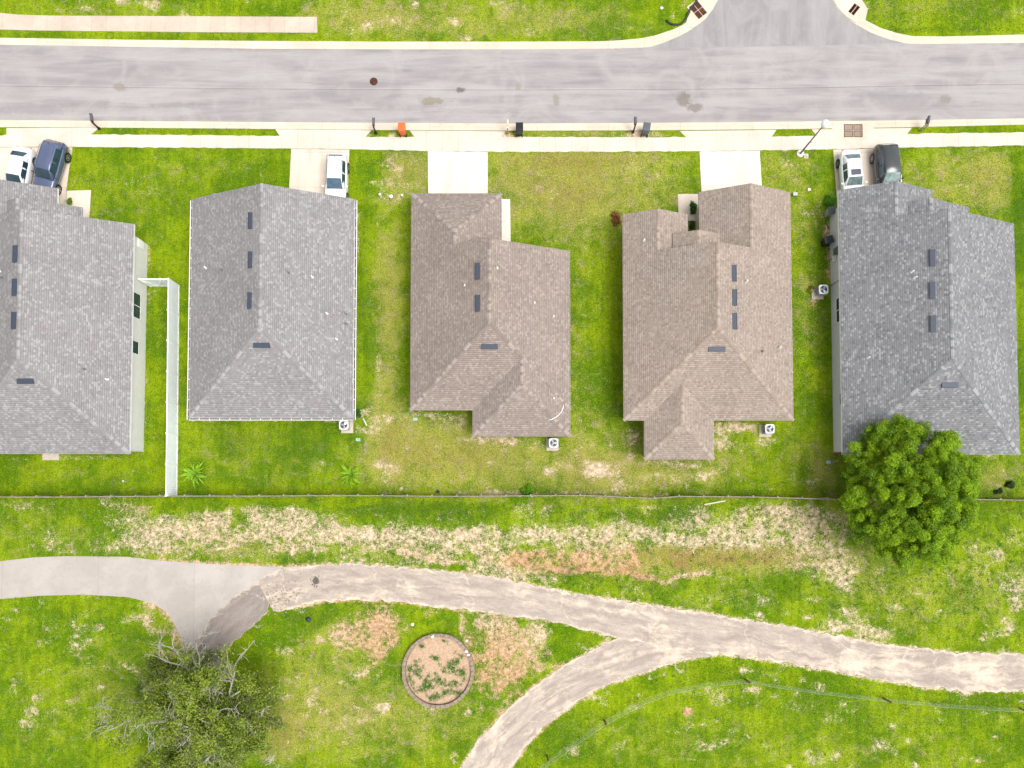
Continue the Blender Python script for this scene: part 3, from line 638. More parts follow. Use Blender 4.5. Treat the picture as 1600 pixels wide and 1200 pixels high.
ROAD_T = [(-220,69),(0,70.5),(200,74),(400,77),(600,78),(800,78),(960,77),(1100,77),(1200,75.5),(1300,73.5),(1440,69.5),(1600,67.5),(1820,64)]
ROAD_B = [(-220,185),(0,187.5),(200,189),(400,190.5),(600,192),(800,193),(1000,192),(1200,190.5),(1400,188),(1600,185),(1820,181)]
ribbon('road', [(x, y-3) for x, y in ROAD_T], [(x, y+3) for x, y in ROAD_B], .012, M_ROAD, 200, 8)
NC_IN = [(960,77),(1015,74),(1037,67),(1065,55),(1082,45),(1100,32),(1112,17),(1122,0),(1128,-20),(1130,-60),(1130,-170)]
NCR_IN = [(1440,69.5),(1415,68),(1390,62),(1360,51),(1335,37),(1320,25),(1307,12),(1301,0),(1296,-20),(1294,-60),(1294,-170)]
slab('side_street', [(x+(-3 if i > 2 else 0), y-3) for i, (x, y) in enumerate(NC_IN)] + [(x+(3 if i < len(NCR_IN)-3 else 0), y-3) for i, (x, y) in enumerate(NCR_IN[::-1])] + [(1300,76),(1200,77.4),(1100,78.9)], -.08, .008, M_SIDE)

def curb(name, IN, OUT, n=160):
    """road-side line, lawn-side line; gutter pan then a low rolled kerb"""
    prof = [(0,-.06),(0,.018),(.48,.024),(.56,.058),(.92,.062),(1,.05),(1,-.06)]
    A, _ = resample([P2(*p) for p in IN], n); B, L = resample([P2(*p) for p in OUT], n)
    vs = []; fs = []; k = len(prof)
    for a, b in zip(A, B):
        for t, z in prof:
            q = a.lerp(b, t); vs.append((q.x, q.y, z))
    for i in range(n-1):
        for j in range(k-1): fs.append((i*k+j, i*k+j+1, (i+1)*k+j+1, (i+1)*k+j))
    fs.append(tuple(range(k))); fs.append(tuple((n-1)*k+j for j in range(k-1,-1,-1)))
    me = MB().add(vs, fs).mesh(name); return tag(link(name, me, M_CURB), kind='structure')
CT_IN = [(-220,68),(0,69.8),(200,73.2),(400,76.2),(600,77.2),(800,77.2),(960,76)] + NC_IN[1:]
CT_OUT = [(-220,57),(0,59.5),(200,62.5),(400,64.5),(600,65.5),(800,65.5),(940,65),(970,63.5),(1000,60.5),(1025,55.5),(1050,47),(1067,39.5),(1082,28),(1094,14),(1101,0),(1106,-20),(1108,-60),(1108,-170)]
curb('kerb', CT_IN, CT_OUT)
CR_IN = [(1820,63.5),(1600,67),(1440,69)] + NCR_IN[1:]
CR_OUT = [(1820,50),(1600,54.5),(1475,57.5),(1425,57),(1400,52),(1375,44),(1352,32),(1337,19),(1326,6),(1320,-5),(1314,-25),(1312,-60),(1312,-170)]
curb('kerb', CR_IN, CR_OUT)
curb('kerb', [(x, y+.2) for x, y in ROAD_B], [(-220,196),(0,199),(200,200),(400,201.5),(600,203.5),(800,204.5),(1000,204),(1200,202.5),(1400,199.5),(1600,195),(1820,190)])

SW_T = [(-220,212),(0,212.5),(140,210.5),(300,211.5),(440,213),(570,214.3),(700,214.5),(800,214.5),(1072,215),(1206,213.5),(1276,213),(1417,209.5),(1600,207),(1820,203)]
SW_B = [(-220,230),(0,230),(113,230),(300,231),(455,232.5),(546,233.5),(668,236),(762,237.5),(900,237.5),(1093,236.7),(1187,235.5),(1302,233.5),(1410,231),(1600,227.5),(1820,224)]
ribbon('sidewalk', SW_T, SW_B, .052, M_WALK, 500, 2, .07, thick=.1)
slab('sidewalk', [(-220,19),(0,20),(30,23),(80,24.3),(300,25.3),(495,26.3),(496,51),(300,50),(60,47.5),(0,46),(-220,43)], -.06, .05, M_WALK2)
for nm, pts in (('driveway_apron', [(10,200),(140,199.6),(155,200),(140,210.6),(0,212.6),(10,210)]),
                ('driveway_apron', [(430,202),(500,202.6),(580,203.6),(570,214.4),(438,213.2)]),
                ('driveway_apron', [(640,204),(790,205),(783,214.6),(648,214.4)]),
                ('driveway_apron', [(1062,204.6),(1213,203),(1206,213.6),(1073,215)]),
                ('driveway_apron', [(1268,202.2),(1425,199.8),(1417,209.6),(1277,213)])):
    slab(nm, pts, -.05, .048, M_WALK)
slab('driveway', [(0,230.2),(113,230.2),(108,262),(103,298),(104,345),(-60,345),(-60,300),(-10,300),(-4,262)], -.05, .046, M_DRIVE)
slab('driveway', [(455,232.7),(546,233.7),(544,270),(543,340),(449,340),(452,290)], -.05, .046, M_DRIVE)
slab('driveway', [(668.5,236.2),(762,237.7),(762,340),(669.5,340)], -.05, .046, M_DRIVEW)
slab('driveway', [(1093,236.9),(1187,235.7),(1191,300),(1192,330),(1097,330),(1096,300)], -.05, .046, M_DRIVEW)
slab('driveway', [(1302,233.7),(1405,231.4),(1410,290),(1410,330),(1309,330),(1307,300)], -.05, .046, M_DRIVE)
slab('front_walk', [(104,298),(142,297),(140,330),(138,352),(104,352)], -.05, .042, M_DRIVE)
slab('front_walk', [(784,311),(797,311),(798,385),(784,385)], -.05, .042, M_DRIVEW)
slab('front_walk', [(1059,303),(1093,303),(1093,345),(1061,345)], -.05, .042, M_DRIVE)
slab('door_pad', [(66,700),(92,700),(92,719),(66,719)], -.05, .08, M_PAD)

def sand_main(x, y):
    px, py = proj(np.array(x), np.array(y)); s = 0
    for (cx, cy, rx, ry, a) in ((1370,1038,90,14,.32),(1240,1015,60,14,.2),(1560,1050,80,20,.22),(1300,1040,90,10,.2),(470,925,40,14,.12),(440,935,24,16,.22),(985,955,25,6,.25),(790,925,60,12,.12),(1010,985,40,12,.15),(880,1060,40,12,.12),(1500,1040,50,8,.2)):
        s += a*math.exp(-((px-cx)/rx)**2-((py-cy)/ry)**2)
    return float(s)
_o = slab('concrete_path', CON_POLY, -.06, .012, mat_concrete('pale_path_concrete', (.375, .338, .305), 8.0, dirt=.8))
_ul = _o.data.uv_layers.new(name='UVMap')
for _lp in _o.data.loops: _v = _o.data.vertices[_lp.vertex_index].co; _ul.data[_lp.index].uv = (_v.x, .5+_v.y*.0)
ribbon('asphalt_path', DK_L, DK_R, .020, M_APD, 90, 8, .25, sandfn=lambda x, y: 0.0)
ribbon('asphalt_path', BR_L, BR_R, .026, M_APH, 120, 10, .25, sandfn=lambda x, y: 0.06)
ribbon('asphalt_path', PATH_MAIN_T, PATH_MAIN_B, .032, M_APH, 260, 12, .3, sandfn=sand_main)

# rubble and weeds where the two paths meet
def rubble():
    mb = MB(); r_ = random.Random(5)
    for k in range(170):
        px = r_.gauss(436, 16); py = 934+(px-436)*-.2+r_.gauss(0, 11)
        if px < 416 or px > 520: continue
        q = P(px, py, .04); s = r_.uniform(.02, .09)
        if r_.random() < .05: s *= 1.6
        Mx = Matrix.Translation(q) @ Matrix.Rotation(r_.uniform(0, 6), 4, 'Z') @ Matrix.Rotation(r_.uniform(-.5, .5), 4, 'X')
        mb.taper((-s, s, -s*.7, s*.8), (-s*.6, s*.5, -s*.4, s*.5), -.02, s*.7, Mx)
    return tag(mb.build('rubble', M('brown_broken_asphalt', (.36, .29, .235), .9, .45, 3)), 'scatter of pale broken rubble where the two asphalt paths meet', 'rubble', kind='stuff')
rubble()

# ------------------------------------------------------------------ houses
def gable(x0, x1, y0, y1, ze, pitch=5/12, hipN=False, hipS=False, fasc=.17):
    """closed solid: eaves x0,x1, ridge along y; y0 south end, y1 north end"""
    w = (x1-x0)/2; xc = (x0+x1)/2; zr = ze+w*pitch; zb = ze-fasc
    rs = y0+(w if hipS else 0); rn = y1-(w if hipN else 0)
    v = [(x0,y0,zb),(x1,y0,zb),(x1,y1,zb),(x0,y1,zb),(x0,y0,ze),(x1,y0,ze),(x1,y1,ze),(x0,y1,ze),(xc,rs,zr),(xc,rn,zr)]
    f = [(3,2,1,0),(0,1,5,4),(1,2,6,5),(2,3,7,6),(3,0,4,7),(5,6,9,8),(7,4,8,9),(4,5,8),(6,7,9)]
    return v, f
def shed(x0, x1, y0, y1, z0, z1, fasc=.15):
    v = [(x0,y0,z0-fasc),(x1,y0,z0-fasc),(x1,y1,z1-fasc),(x0,y1,z1-fasc),(x0,y0,z0),(x1,y0,z0),(x1,y1,z1),(x0,y1,z1)]
    return v, [(3,2,1,0),(4,5,6,7),(0,1,5,4),(1,2,6,5),(2,3,7,6),(3,0,4,7)]
def union(parts):
    objs = []
    for v, f in parts:
        o = MB().add(v, f).build('tmp', None); objs.append(o)
    base = objs[0]
    for o in objs[1:]:
        md = base.modifiers.new('b', 'BOOLEAN'); md.operation = 'UNION'; md.solver = 'EXACT'; md.object = o
    dg = bpy.context.evaluated_depsgraph_get(); dg.update()
    me = bpy.data.meshes.new_from_object(base.evaluated_get(dg))
    for o in objs: bpy.data.objects.remove(o)
    return me
BVH = {}
def roof_hit(h, px, py):
    d = ray(px, py).normalized(); loc, n, i, dist = BVH[h].ray_cast(Vector((0, 0, H)), d)
    return (loc, n) if loc is not None else (P(px, py, 3), Vector((0, 0, 1)))
def build_roof(hid, parts, house, mat_sh, mat_cap, mat_fascia):
    # keep planes of joined wings a few millimetres apart so that the union is clean
    q = []
    for i, (v, f) in enumerate(parts):
        xm = sum(p[0] for p in v)/len(v)
        q.append(([(p[0]-(.005*i if p[0] > xm else -.005*i if p[0] < xm else 0), p[1], p[2]-.003*i) for p in v], f))
    me = union(q)
    bm = bmesh.new(); bm.from_mesh(me); bmesh.ops.remove_doubles(bm, verts=bm.verts[:], dist=.002)
    bmesh.ops.recalc_face_normals(bm, faces=bm.faces[:])
    bmesh.ops.dissolve_limit(bm, angle_limit=.01, verts=bm.verts[:], edges=bm.edges[:])
    caps = []
    for e in bm.edges:
        if len(e.link_faces) != 2: continue
        n1, n2 = e.link_faces[0].normal, e.link_faces[1].normal
        if n1.z > .5 and n2.z > .5 and n1.angle(n2) > .2 and e.is_convex: caps.append((e.verts[0].co.copy(), e.verts[1].co.copy(), n1.copy(), n2.copy()))
    bmesh.ops.triangulate(bm, faces=[f for f in bm.faces if len(f.verts) > 4], ngon_method='EAR_CLIP')
    BVH[hid] = BVHTree.FromBMesh(bm)
    def split(pred, name, mat):
        b2 = bm.copy(); bmesh.ops.delete(b2, geom=[f for f in b2.faces if not pred(f)], context='FACES')
        if name == 'roof':
            uvl = b2.loops.layers.uv.new('UVMap')
            for f in b2.faces:
                n = f.normal; e = Vector((0,0,1)).cross(n); e = e.normalized() if e.length > .01 else Vector((1,0,0)); s_ = n.cross(e)
                for lp in f.loops: lp[uvl].uv = (lp.vert.co.dot(e), lp.vert.co.dot(s_))
        m2 = bpy.data.meshes.new(name); b2.to_mesh(m2); b2.free(); return link(name, m2, mat, house)
    roof = split(lambda f: f.normal.z > .1, 'roof', mat_sh); split(lambda f: f.normal.z <= .1, 'fascia', mat_fascia)
    # ridge and hip cap shingles, overlapping tabs
    r_ = random.Random(hid)
    for a, b, n1, n2 in caps:
        mb = MB()
        L = (b-a).length; d = (b-a).normalized(); up = (n1+n2).normalized()
        if d.z < 0 or (abs(d.z) < .01 and d.y < 0): a, b = b, a; d = -d
        if L < .3: continue
        e1 = n1.cross(d); e1 = e1 if e1.z < .5 else -e1
        e1 = (e1 - n1*e1.dot(n1)).normalized()
        if e1.dot(n2) > 0: pass
        def down(n):
            e = n.cross(d).normalized(); e = -e if e.dot(up) > 0 else e; return e
        E1, E2 = down(n1), down(n2); w = .15; t = 0
        while t < L:
            t1 = min(L, t+.28); lift0 = .012; lift1 = .035
            p0 = a+d*t+up*lift1; p1 = a+d*t1+up*lift0
            j = r_.uniform(-.01, .01)
            v = [p0+E1*(w+j)-up*.0, p0, p0+E2*(w+j), p1+E1*(w+j), p1, p1+E2*(w+j)]
            v2 = [x-up*.03 for x in v]
            mb.add(v+v2, [(0,1,4,3),(1,2,5,4),(6,7,1,0),(7,8,2,1),(6,0,3,9),(8,2,5,11),(9,10,4,3),(10,11,5,4)])
            t += .235
        me = bpy.data.meshes.new('ridge_cap'); me.from_pydata([tuple(v) for v in mb.v], [], mb.f)
        link('ridge_cap', me, mat_cap, roof)
    return roof
def mat_cap(name, a, b):
    t = NT(name); p = t.pos(); w = t.n.new('ShaderNodeNewGeometry').outputs['Random Per Island']
    c = t.mix(t.ss(w, .25, .9), a, b); return t.out(t.mul(c, t.ss(t.noise(p, 14, 3, .8), .3, .7, .9, 1.1)), .95, 0, .1)
CAP_GREY = mat_cap('grey_ridge_tabs', (.22, .21, .208), (.32, .31, .305))
CAP_SLATE = mat_cap('slate_ridge_tabs', (.18, .182, .19), (.31, .312, .318))
CAP_BROWN = mat_cap('brown_ridge_tabs', (.21, .17, .15), (.33, .28, .245))
CAP_TAN = mat_cap('tan_ridge_tabs', (.27, .215, .175), (.36, .30, .25))

def vent_on(hid, house, px, py, along='y', L=1.28, W=.36):
    loc, n = roof_hit(hid, px, py)
    e = Vector((0,0,1)).cross(n).normalized(); s_ = n.cross(e)
    Mx = Matrix.Translation(loc) @ Matrix(((e.x, s_.x, n.x, 0),(e.y, s_.y, n.y, 0),(e.z, s_.z, n.z, 0),(0,0,0,1)))
    mb = MB(); h = .13
    v = [(-L/2,-W/2,-.02),(L/2,-W/2,-.02),(L/2,W/2,-.02),(-L/2,W/2,-.02),(-L/2,-W/2,h),(L/2,-W/2,h),(L/2,W/2,.03),(-L/2,W/2,.03)]
    mb.add(v, [(3,2,1,0),(4,5,6,7),(0,1,5,4),(1,2,6,5),(2,3,7,6),(3,0,4,7)], Mx)
    mb.box(-L/2-.03, L/2+.03, -W/2-.02, -W/2+.02, h-.02, h+.015, Mx)
    o = mb.build('roof_vent', M_VENT, None); o.parent = house; return o
def pipe_on(hid, house, px, py, dark=False, r=.055, h=.32):
    loc, n = roof_hit(hid, px, py)
    mb = MB(); mb.tube([loc-Vector((0,0,.05)), loc+Vector((0,0,h))], r, 10)
    o = mb.build('vent_pipe', M_LEAD if dark else M_PVC, None); o.parent = house
    b = MB().cyl((loc.x, loc.y), r*2.1, loc.z-.06, loc.z+.09, 12, r1=r*1.2).build('pipe_boot', M_LEAD if dark else M_PVC, None); b.parent = o
    return o
def window(house, X, y0, y1, z0, z1, side, mat_frame=None, double=True, name='window'):
    """window on a wall at plane x=X, side +1 faces +x"""
    fr = MB(); t = .05
    def bx(ya, yb, za, zb, d0, d1): fr.box(min(X+side*d0, X+side*d1), max(X+side*d0, X+side*d1), ya, yb, za, zb)
    bx(y0-t, y1+t, z0-t, z0, .0, .06); bx(y0-t, y1+t, z1, z1+t, .0, .06); bx(y0-t, y0, z0, z1, .0, .06); bx(y1, y1+t, z0, z1, .0, .06)
    if double: m = (y0+y1)/2; bx(m-t/2, m+t/2, z0, z1, .0, .058)
    zm = (z0+z1)/2
    o = fr.build(name, M_WHITE, None); o.parent = house
    p = MB().box(min(X+side*.004, X+side*.03), max(X+side*.004, X+side*.03), y0, y1, z0, z1).build('pane', M_GLASS, None); p.parent = o
    return o
def window_y(house, Y, x0, x1, z0, z1, side):
    fr = MB(); t = .05
    def bx(xa, xb, za, zb): fr.box(xa, xb, min(Y, Y+side*.06), max(Y, Y+side*.06), za, zb)
    bx(x0-t, x1+t, z0-t, z0); bx(x0-t, x1+t, z1, z1+t); bx(x0-t, x0, z0, z1); bx(x1, x1+t, z0, z1); bx((x0+x1)/2-.02, (x0+x1)/2+.02, z0, z1)
    o = fr.build('window', M_WHITE, None); o.parent = house
    p = MB().box(x0, x1, min(Y+side*.004, Y+side*.03), max(Y+side*.004, Y+side*.03), z0, z1).build('pane', M_GLASS, None); p.parent = o
def garage_door(house, x0, x1, Y):
    mb = MB()
    for k in range(4): mb.box(x0, x1, Y+.003, Y+.05, .06+.53*k, .57+.53*k)
    o = mb.build('garage_door', M_WHITE, None); o.parent = house
def entry_door(house, x0, x1, Y):
    o = MB().box(x0, x1, Y+.003, Y+.06, .06, 2.1).build('entry_door', M_TRIM_B, None); o.parent = house
    h = MB().tube([(x1-.1, Y+.06, 1), (x1-.1, Y+.11, 1), (x1-.2, Y+.11, 1)], .015, 6).build('handle', M_STEEL, None); h.parent = o
def walls(house, polys, ztop, mat, name='wall', z0=-.1):
    mb = MB()
    # polys: list of rectangles (x0,x1,y0,y1) unioned
    parts = []
    for (x0, x1, y0, y1) in polys:
        parts.append(([(x0,y0,z0),(x1,y0,z0),(x1,y1,z0),(x0,y1,z0),(x0,y0,ztop),(x1,y0,ztop),(x1,y1,ztop),(x0,y1,ztop)], [(3,2,1,0),(4,5,6,7),(0,1,5,4),(1,2,6,5),(2,3,7,6),(3,0,4,7)]))
    me = union(parts) if len(parts) > 1 else MB().add(*parts[0]).mesh('wall')
    return link(name, me, mat, house)

ZE = 2.6
def XE(px, py=500, z=ZE): return P(px, py, z).x
def YE(py, z=ZE): return P(800, py, z).y
G_H = 'single-storey houses in a row along the street'

# houses 1 and 5 share a plan
def plan_a(hid, xl, xr, gx, g2x, yN, yG, y2, yS, label, shm, capm, wallm, ovl, ovr):
    hs = empty('house', ((xl+xr)/2, (yN+yS)/2, 0), label, 'house', G_H)
    inv = Matrix.Translation(-hs.location)
    parts = [gable(xl, xr, yS, yN, ZE, hipS=True), gable(xl, gx, yN-3.2, yG, ZE), gable(g2x-4.15*2, g2x, yN-4, y2, ZE)]
    build_roof(hid, parts, hs, shm, capm, M_WHITE)
    w = walls(hs, [(xl+ovl, xr-ovr, yS+.35, yN-.7), (xl+ovl, gx-.4, yN-2, yG-.9)], ZE-.18, wallm)
    garage_door(hs, xl+ovl+.9, gx-.4-.9, yG-.9)
    entry_door(hs, gx+.5, gx+1.45, yN-.7)
    window_y(hs, yN-.7, g2x+.8, g2x+2.6, .9, 2.1, 1)
    window_y(hs, yS+.35, xl+3, xl+4.8, .9, 2.1, -1); window_y(hs, yS+.35, xr-4.8, xr-3, .9, 2.1, -1)
    # slender porch posts under the second gable
    mb = MB()
    mb.box(g2x-.55, g2x-.3, y2-.75, y2-.5, -.05, ZE-.17)
    c = mb.build('porch_column', M_WHITE, hs)
    return hs
def fix_parent(hs):
    """children were modelled in world coordinates: keep them there"""
    for c in hs.children:
        c.matrix_parent_inverse = Matrix.Translation(-hs.location)

h1 = plan_a(1, P(206,530,ZE).x-14.05, P(206,530,ZE).x, XE(90,300), XE(130,330), YE(350), YE(294), YE(324), YE(709),
    'light grey shingle house at the left end with pale wall and white side fence', M_SH_GREY, CAP_GREY, M_STUCCO_W, .3, .28)
h1x = h1
X1 = P(206,530,ZE).x-.28
def yz(py, z): return P(800, py, z).y
window(h1, X1, yz(497,1.5), yz(459,1.5), 1.0, 2.15, 1)
window(h1, X1, yz(553,1.5), yz(534,1.5), 1.15, 2.15, 1, double=False)
window(h1, X1, yz(660,1.5)-.1, yz(655,1.5)+.1, 2.0, 2.2, 1, double=False, name='wall_vent')
mb = MB().box(X1, X1+.1, yz(387,1.2), yz(375,1.2), .75, 1.5).build('meter_box', M_WHITE, h1)
for (x, y) in ((25,397),(24,449),(23,501)): vent_on(1, h1, x, y, L=1.3, W=.38)
vent_on(1, h1, 40, 595)
for (x, y, d) in ((168,593,0),(132,577,1),(1,424,0),(3,434,1)): pipe_on(1, h1, x, y, d)
fix_parent(h1)

h5 = plan_a(5, P(1313,500,ZE).x, P(1589,530,ZE).x, XE(1457,300), XE(1515,330), YE(349.5), YE(297), YE(324), YE(710),
    'slate grey shingle house at the right end beside the round oak tree', M_SH_SLATE, CAP_SLATE, M_STUCCO_G, .5, .35)
X5 = P(1313,500,ZE).x+.5
window(h5, X5, yz(502,1.5), yz(465,1.5), 1.0, 2.15, -1)
window(h5, X5, yz(632,1.5), yz(615,1.5), 1.3, 2.15, -1, double=False)
mb = MB().box(X5-.22, X5, yz(398,1.2), yz(388,1.2), 1.0, 1.75).build('meter_box', M_DGREY, h5)
mb = MB(); mb.tube([(X5-.06, yz(400,1), .0), (X5-.06, yz(400,1), 1.4)], .03, 8); mb.build('conduit', M_STEEL, h5)
mb = MB(); mb.tube([(X5-.05, yz(441,1), .0), (X5-.05, yz(441,1), 2.0)], .03, 8); mb.build('conduit', M_STEEL, h5)
mb = MB(); mb.ring((0,0), .22, .28, -.04, .04, 20, Matrix.Translation((X5-.1, yz(403,.9), .9)) @ Matrix.Rotation(R(90), 4, 'Y')); mb.ring((0,0), .16, .21, -.03, .03, 20, Matrix.Translation((X5-.08, yz(403,.9), .9)) @ Matrix.Rotation(R(90), 4, 'Y')); mb.build('hose_reel', M_PVC, h5)
mb = MB().box(X5-.09, XE(1400), YE(710)+.27, YE(710)+.36, -.1, .42).build('brick_base', M_REDBRICK, h5)
for (x, y) in ((1457,403),(1457,454),(1458,506)): vent_on(5, h5, x, y, L=1.3, W=.38)
vent_on(5, h5, 1484, 601)
for (x, y, d) in ((1424,425,0),(1429,434,0),(1356,559,0)): pipe_on(5, h5, x, y, d)
fix_parent(h5)

# house 2: simple gable in front, hip behind, gutters
def house2():
    xl, xr = P(298,490,ZE).x, P(553,480,ZE).x; yN, yS = YE(311), YE(653)
    hs = empty('house', ((xl+xr)/2, (yN+yS)/2, 0), 'light grey shingle house with white rain gutters and one white car in front', 'house', G_H)
    parts = [gable(xl, xr, yS, yN, ZE, hipS=True), shed(P(331,303,3.3).x, P(331,303,3.3).x+4.6, yN-1.2, YE(302,3.3), 3.55, 3.3)]
    build_roof(2, parts, hs, M_SH_GREY, CAP_GREY, M_WHITE)
    walls(hs, [(xl+.4, xr-.4, yS+.4, yN-.55)], ZE-.18, M_STUCCO_W)
    garage_door(hs, xr-6, xr-1.2, yN-.55); entry_door(hs, xl+4.6, xl+5.55, yN-.55); window_y(hs, yN-.55, xl+1.3, xl+3.1, .9, 2.1, 1)
    window_y(hs, yS+.4, xl+2.5, xl+4.3, .9, 2.1, -1); window_y(hs, yS+.4, xr-5, xr-3.2, .9, 2.1, -1)
    # gutters: U troughs hung just off the fascia
    z1 = ZE-.015; z0 = ZE-.14; W = .16
    def trough(a, b, nrm, name='gutter'):
        a = Vector((*a, 0)); b = Vector((*b, 0)); d = (b-a); L = d.length; d.normalize(); n = Vector((*nrm, 0))
        mb = MB()
        def strip(o0, o1, za, zb):
            p = [a+n*o0, b+n*o0, b+n*o1, a+n*o1]
            mb.add([(q.x, q.y, za) for q in p]+[(q.x, q.y, zb) for q in p], [(3,2,1,0),(4,5,6,7),(0,1,5,4),(1,2,6,5),(2,3,7,6),(3,0,4,7)])
        strip(.004, .02, z0, z1); strip(.0205, W-.02, z0, z0+.012); strip(W-.0195, W+.025, z0, z1+.01)
        o = mb.build(name, M_WHITE, hs)
        t = .8
        while t < L-.3:
            mb = MB()
            c = a+d*t; p = [c+n*.021-d*.02, c+n*.021+d*.02, c+n*(W-.02)+d*.02, c+n*(W-.02)-d*.02]
            mb.add([(q.x, q.y, z1-.02) for q in p]+[(q.x, q.y, z1) for q in p], [(3,2,1,0),(4,5,6,7),(0,1,5,4),(1,2,6,5),(2,3,7,6),(3,0,4,7)]); t += .82
            mb.build('gutter_hanger', M_WHITE, o)
        # dark strip in the trough, the gap's shade put into its colour
        mb = MB(); strip(.0215, W-.021, z0+.013, z0+.03); s = mb.build('gutter_shade_strip', M('gutter_shade_brown', (.07,.045,.035), .95, .4, 6), o)
    trough((xl-.0, yS), (xr+.0, yS), (0, -1)); trough((xr, yS-.15), (xr, yN-.1), (1, 0)); trough((xl, yS-.15), (xl, yN-.1), (-1, 0))
    for (x, y) in ((392,345),(392,406),(391,470)): vent_on(2, hs, x, y, L=1.28, W=.28)
    vent_on(2, hs, 409, 539)
    for (x, y, d) in ((322,419,0),(347,422,1),(451,426,1),(488,433,0),(511,490,0),(541,491,1),(541,506,1),(526,530,0)): pipe_on(2, hs, x, y, d)
    fix_parent(hs)
house2()

def house3():
    xl, xr = P(641.5,480,ZE).x, P(891,500,ZE).x; yG, yM, yS1, yS2 = YE(302), YE(392), YE(641), YE(682); gx = XE(784, 340); bx = P(738,660,ZE).x
    hs = empty('house', ((xl+xr)/2, (yG+yS2)/2, 0), 'brown shingle house with a hipped garage roof and a bright white driveway', 'house', G_H)
    parts = [gable(xl, xr, yS1, yM, ZE, hipS=True), gable(xl, gx, yM-3.4, yG, ZE, hipN=True), gable(bx, xr, yS2, yM-6, ZE, hipS=True)]
    build_roof(3, parts, hs, M_SH_BROWN, CAP_BROWN, M_TRIM_B)
    o = .4
    walls(hs, [(xl+o, xr-o, yS1+o, yM-.5), (xl+o, gx-o, yM-3, yG-o), (bx+o, xr-o, yS2+o, yS1+3)], ZE-.18, M_STUCCO_T)
    garage_door(hs, xl+1.1, gx-1.1, yG-o); entry_door(hs, gx+.1, gx+1.05, yM-.5); window_y(hs, yM-.5, xr-3.4, xr-1.6, .9, 2.1, 1)
    window_y(hs, yS2+o, xr-5, xr-3.2, .9, 2.1, -1); window_y(hs, yS1+o, xl+1.6, xl+3.4, .9, 2.1, -1)
    for (x, y) in ((747,424),(747,474)): vent_on(3, hs, x, y, L=1.28, W=.34)
    vent_on(3, hs, 765, 541)
    for (x, y, d) in ((777,419,0),(726,446,0),(835,473,0),(865,494,0),(865,622,0)): pipe_on(3, hs, x, y, d, .05, .26)
    fix_parent(hs)
    # loose white hose lying on the roof
    pts = []
    for (x, y) in ((857,656),(862,655),(868,652),(873,648),(877,643),(879,638),(880,633)):
        l, n = roof_hit(3, x, y); pts.append(l+n*.05)
    tag(MB().tube(pts, .035, 8).build('loose_pipe', M_PVC), 'curved white pipe lying loose on the brown roof', 'pipe')
house3()

def house4():
    xl, xr = P(973.5,500,ZE).x, P(1237.5,480,ZE).x; yG, yW, yM, yS1, yS2 = YE(300), YE(335), P(800,378,5.35).y, YE(657), YE(718)
    wx = XE(1075, 345); gx = XE(1092, 330); b0 = P(1006.5,690,ZE).x; b1 = P(1116,690,ZE).x; yP = P(800,365,3.3).y
    p0 = P(1051,375,3.3).x; p1 = P(1125,372,3.3).x
    hs = empty('house', ((xl+xr)/2, (yG+yS2)/2, 0), 'tan shingle house with two front gables and a small porch gable between them', 'house', G_H)
    parts = [gable(xl, xr, yS1, yM, ZE, hipS=True), gable(xl, wx, yM-3, yW, ZE), gable(gx, xr, yM-4.2, yG, ZE), gable(p0, p1, yM-2.6, yP, 3.3), gable(b0, b1, yS2, yS1+3.5, ZE, hipS=True)]
    build_roof(4, parts, hs, M_SH_TAN, CAP_TAN, M_TRIM_B)
    o = .4
    walls(hs, [(xl+o, xr-o, yS1+o, yM-.6), (xl+o, wx-o, yM-3, yW-.5), (gx+o, xr-o, yM-3, yG-.5), (b0+o, b1-o, yS2+o, yS1+2)], ZE-.18, M_STUCCO_T)
    walls(hs, [(p0+.3, p1-.3, yM-1.2, yP-.35)], 3.12, M_STUCCO_T, 'porch_wall', 2.45)
    garage_door(hs, gx+1.1, xr-1.1, yG-.5); entry_door(hs, wx+.0, wx+.8, yM-.6); window_y(hs, yW-.5, xl+1.2, xl+3.2, .9, 2.1, 1)
    window_y(hs, yS2+o, b0+1.6, b0+3.4, .9, 2.1, -1); window_y(hs, yS1+o, xr-4.6, xr-2.8, .9, 2.1, -1)
    for (x, y) in ((1146,427),(1147,465),(1147,502)): vent_on(4, hs, x, y, L=1.26, W=.34)
    vent_on(4, hs, 1120, 545)
    for (x, y, d) in ((1006,376,0),(1166,440,0),(1218,543,0),(1191,549,1)): pipe_on(4, hs, x, y, d)
    fix_parent(hs)
house4()

